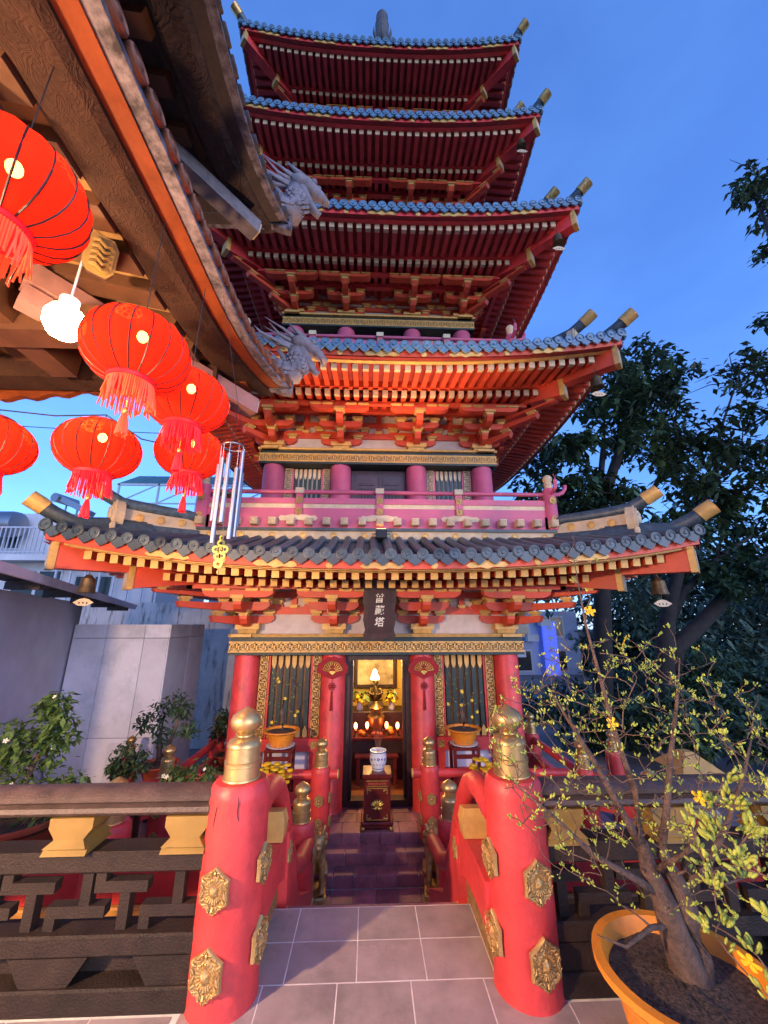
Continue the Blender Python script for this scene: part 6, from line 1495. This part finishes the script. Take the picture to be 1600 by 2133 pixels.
b = MB(); b.taper(3.87, 5.2, -.05, .12, .5, .5, .12, .12); b.build('cap', M_['gold'], r)
# ------------------------------------------------------------ trees
def big_tree(base, label, limbs, clumps, spread, n, leaf, m, seed, group='tall trees by the pagoda'):
    r = empty('tree', base, label, 'tree', group); q = random.Random(seed)
    b = MB(); pts, rads = limbs[0]; b.tube(pts, rads, 10); b.build('trunk', M_['barkd'], r, True)
    nodes = [(Vector(p), ra) for pts, rads in limbs for p, ra in zip(pts, rads)]
    for pts, rads in limbs[1:]:
        b = MB(); b.tube(pts, rads, 8); b.build('limb', M_['barkd'], r, True)
    tw = MB(); cl = []
    for c in clumps:
        for k in range(7):
            d = Vector((q.gauss(0,1), q.gauss(0,1), q.gauss(0,.8)))*.55*spread*(.5+c[3]*.6)
            p = Vector(c[:3])+d; cl.append((p.x, p.y, p.z, spread*q.uniform(.28, .5), c[3]*q.uniform(.5, 1.3)))
        s = min(nodes, key=lambda k: (k[0]-Vector(c[:3])).length)
        mid = s[0].lerp(Vector(c[:3]), .5)+Vector((q.uniform(-.3,.3), q.uniform(-.3,.3), q.uniform(-.2,.4)))
        tw.tube([s[0], mid, Vector(c[:3])], [min(.10, s[1]*.7), .05, .02], 6)
        for k in range(5):
            e = Vector(c[:3])+Vector((q.gauss(0,.6), q.gauss(0,.5), q.gauss(0,.5)))*spread; tw.tube([Vector(c[:3]).lerp(mid, q.random()*.6), Vector(c[:3]).lerp(e, .5)+Vector((0,0,.1)), e], [.03,.02,.008], 5)
    o = tw.build('twigs', M_['barkd'], r, True); o['kind'] = 'stuff'
    b = MB(); leaf_mass(b, cl, leaf, n, spread, q, .75, .35); o = b.build('crown', m, r); o['kind'] = 'stuff'
    return r
A = [(9.09,11.5,9.74,1),(11.89,13.2,11.21,.8),(11.16,12.9,11.65,.7),(8.59,12.6,9.04,1),(9.72,12.3,8.3,1),(7.07,12,6.99,.9),(7.93,11.7,6.19,1),(7.33,13.4,6.25,.7),(6.74,13.1,6.99,.6),(11.56,12.8,9.21,.7),(10.73,12.5,7.27,.8),(9.5,12.2,9.42,.8),(7.25,11.9,5.24,.8),(8.71,11.6,5.5,.8),(6.53,13.3,7.55,.5),(9.41,13,8.06,.9),(10.79,12.7,9.55,.8),(9.9,12.4,10.6,.7),(6.9,13.0,5.2,.7),(6.3,13.2,6.0,.6)]
Bc = [(12.43,11,7.67,.9),(13.91,12.3,6.5,1),(11.8,11.6,6.9,.8),(12.29,12.9,5.6,.9),(12.71,12.2,4.39,1),(14.14,11.5,9.88,.6),(11.14,12.8,4.85,.9),(12.68,12.1,5.88,.9),(10.45,11.4,6.11,.6),(9.98,12.7,3.81,.8),(11.36,12,3.7,.8),(11.9,11.3,3.0,.8),(14.28,12.6,10.85,.3),(10.71,11.9,7.74,.5),(13.38,11.2,10.44,.2),(11.99,12.5,8.06,.4),(13.6,12.4,7.9,.8),(14.6,12.5,5.4,.9)]
LB = [([(6.9,12.5,-4.2),(7.0,12.5,-1.1),(7.54,12.5,2.35),(7.81,12.5,5.08),(9.01,12.5,7.6),(10.45,12.5,10.5)], [.34,.30,.26,.22,.14,.04]),
      ([(7.7,12.5,3.9),(8.68,12.4,4.75),(9.8,12.5,5.9),(10.73,12.5,7.27)], [.16,.13,.09,.04]), ([(7.54,12.5,2.4),(7.1,12.6,3.6),(6.9,12.9,5.4),(6.7,13,6.8)], [.18,.13,.09,.04]), ([(7.8,12.5,5.1),(8.2,12.3,7.2),(8.7,12.5,9.0)], [.15,.10,.03])]
big_tree((6.9,12.5,-4.2), 'dark leafy tree rising directly behind the pagoda corner', LB, A, 1.15, 66, .34, M_['leafd'], 5)
LB2 = [([(8.45,12,-4.2),(8.5,12,-1.3),(8.99,12,1.18),(9.35,12,2.18),(10.34,12,4.16),(11.85,12,6.36),(12.48,12,8.2),(13.84,12,10.63)], [.32,.29,.25,.21,.14,.09,.05,.02]),
       ([(9.0,12,.3),(9.3,12,.95),(10.4,12,1.75),(11.8,12,2.93),(13.0,12,3.7),(14.5,12,4.6)], [.25,.25,.22,.19,.16,.12]), ([(9.35,12,2.2),(9.0,12.1,3.4),(8.7,12.2,4.6)], [.15,.10,.05]), ([(9.1,12,1.5),(9.9,12,2.6),(11.2,12,3.6),(12.6,12,4.4)], [.17,.12,.09,.04]), ([(11.85,12,6.36),(12.9,12,6.9),(13.9,12.2,6.6)], [.07,.05,.03])]
big_tree((8.45,12,-4.2), 'spreading dark tree with a long bare bough slanting outwards', LB2, Bc, 1.12, 60, .34, M_['leafd'], 6)
big_tree((20.5,14,-4.2), 'tree whose drooping tip hangs high against the open sky', [([(20.5,14,-4.2),(20.3,14,8),(20.2,14,16),(19.9,14,22.5)], [.5,.4,.25,.05])], [(19.9,14,23.6,.5),(20.6,14,22.6,.8),(20.9,14,24.5,.8),(21.5,14,20,1),(19.4,13.2,11.6,.5),(20.3,14,13,.9),(21,14,16,1)], 1.3, 60, .40, M_['leafd'], 7)
FB = []; q = random.Random(9)
for k in range(110): FB.append((q.uniform(9, 30), q.uniform(18, 22), q.uniform(-4, 5.6)*(1 if q.random() < .6 else .45)))
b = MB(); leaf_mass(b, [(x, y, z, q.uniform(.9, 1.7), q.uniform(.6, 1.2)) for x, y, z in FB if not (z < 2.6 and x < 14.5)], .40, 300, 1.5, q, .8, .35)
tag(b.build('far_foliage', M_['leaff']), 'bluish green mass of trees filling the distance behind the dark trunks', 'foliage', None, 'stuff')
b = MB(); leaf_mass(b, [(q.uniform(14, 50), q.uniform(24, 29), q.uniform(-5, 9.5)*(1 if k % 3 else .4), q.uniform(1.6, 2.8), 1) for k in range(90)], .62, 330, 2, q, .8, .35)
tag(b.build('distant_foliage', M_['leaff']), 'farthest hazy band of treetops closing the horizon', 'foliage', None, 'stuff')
FB = [(q.uniform(8, 17), q.uniform(11, 14.5), q.uniform(-1.6, .3), q.uniform(.6, 1.0), 1) for k in range(46)]+[(q.uniform(3.5, 9), q.uniform(13.5, 15), q.uniform(-3.4, -.6), q.uniform(.6, 1.0), 1) for k in range(16)]+[(q.uniform(4.5, 12), q.uniform(8, 10.5), q.uniform(-1.2, -.1), q.uniform(.4, .7), 1) for k in range(22)]
b = MB(); leaf_mass(b, FB, .20, 420, 1.0, q, .8, .35)
tag(b.build('hedge_foliage', M_['leafd']), 'dark hedge foliage below the trees beyond the terrace balustrade', 'foliage', None, 'stuff')
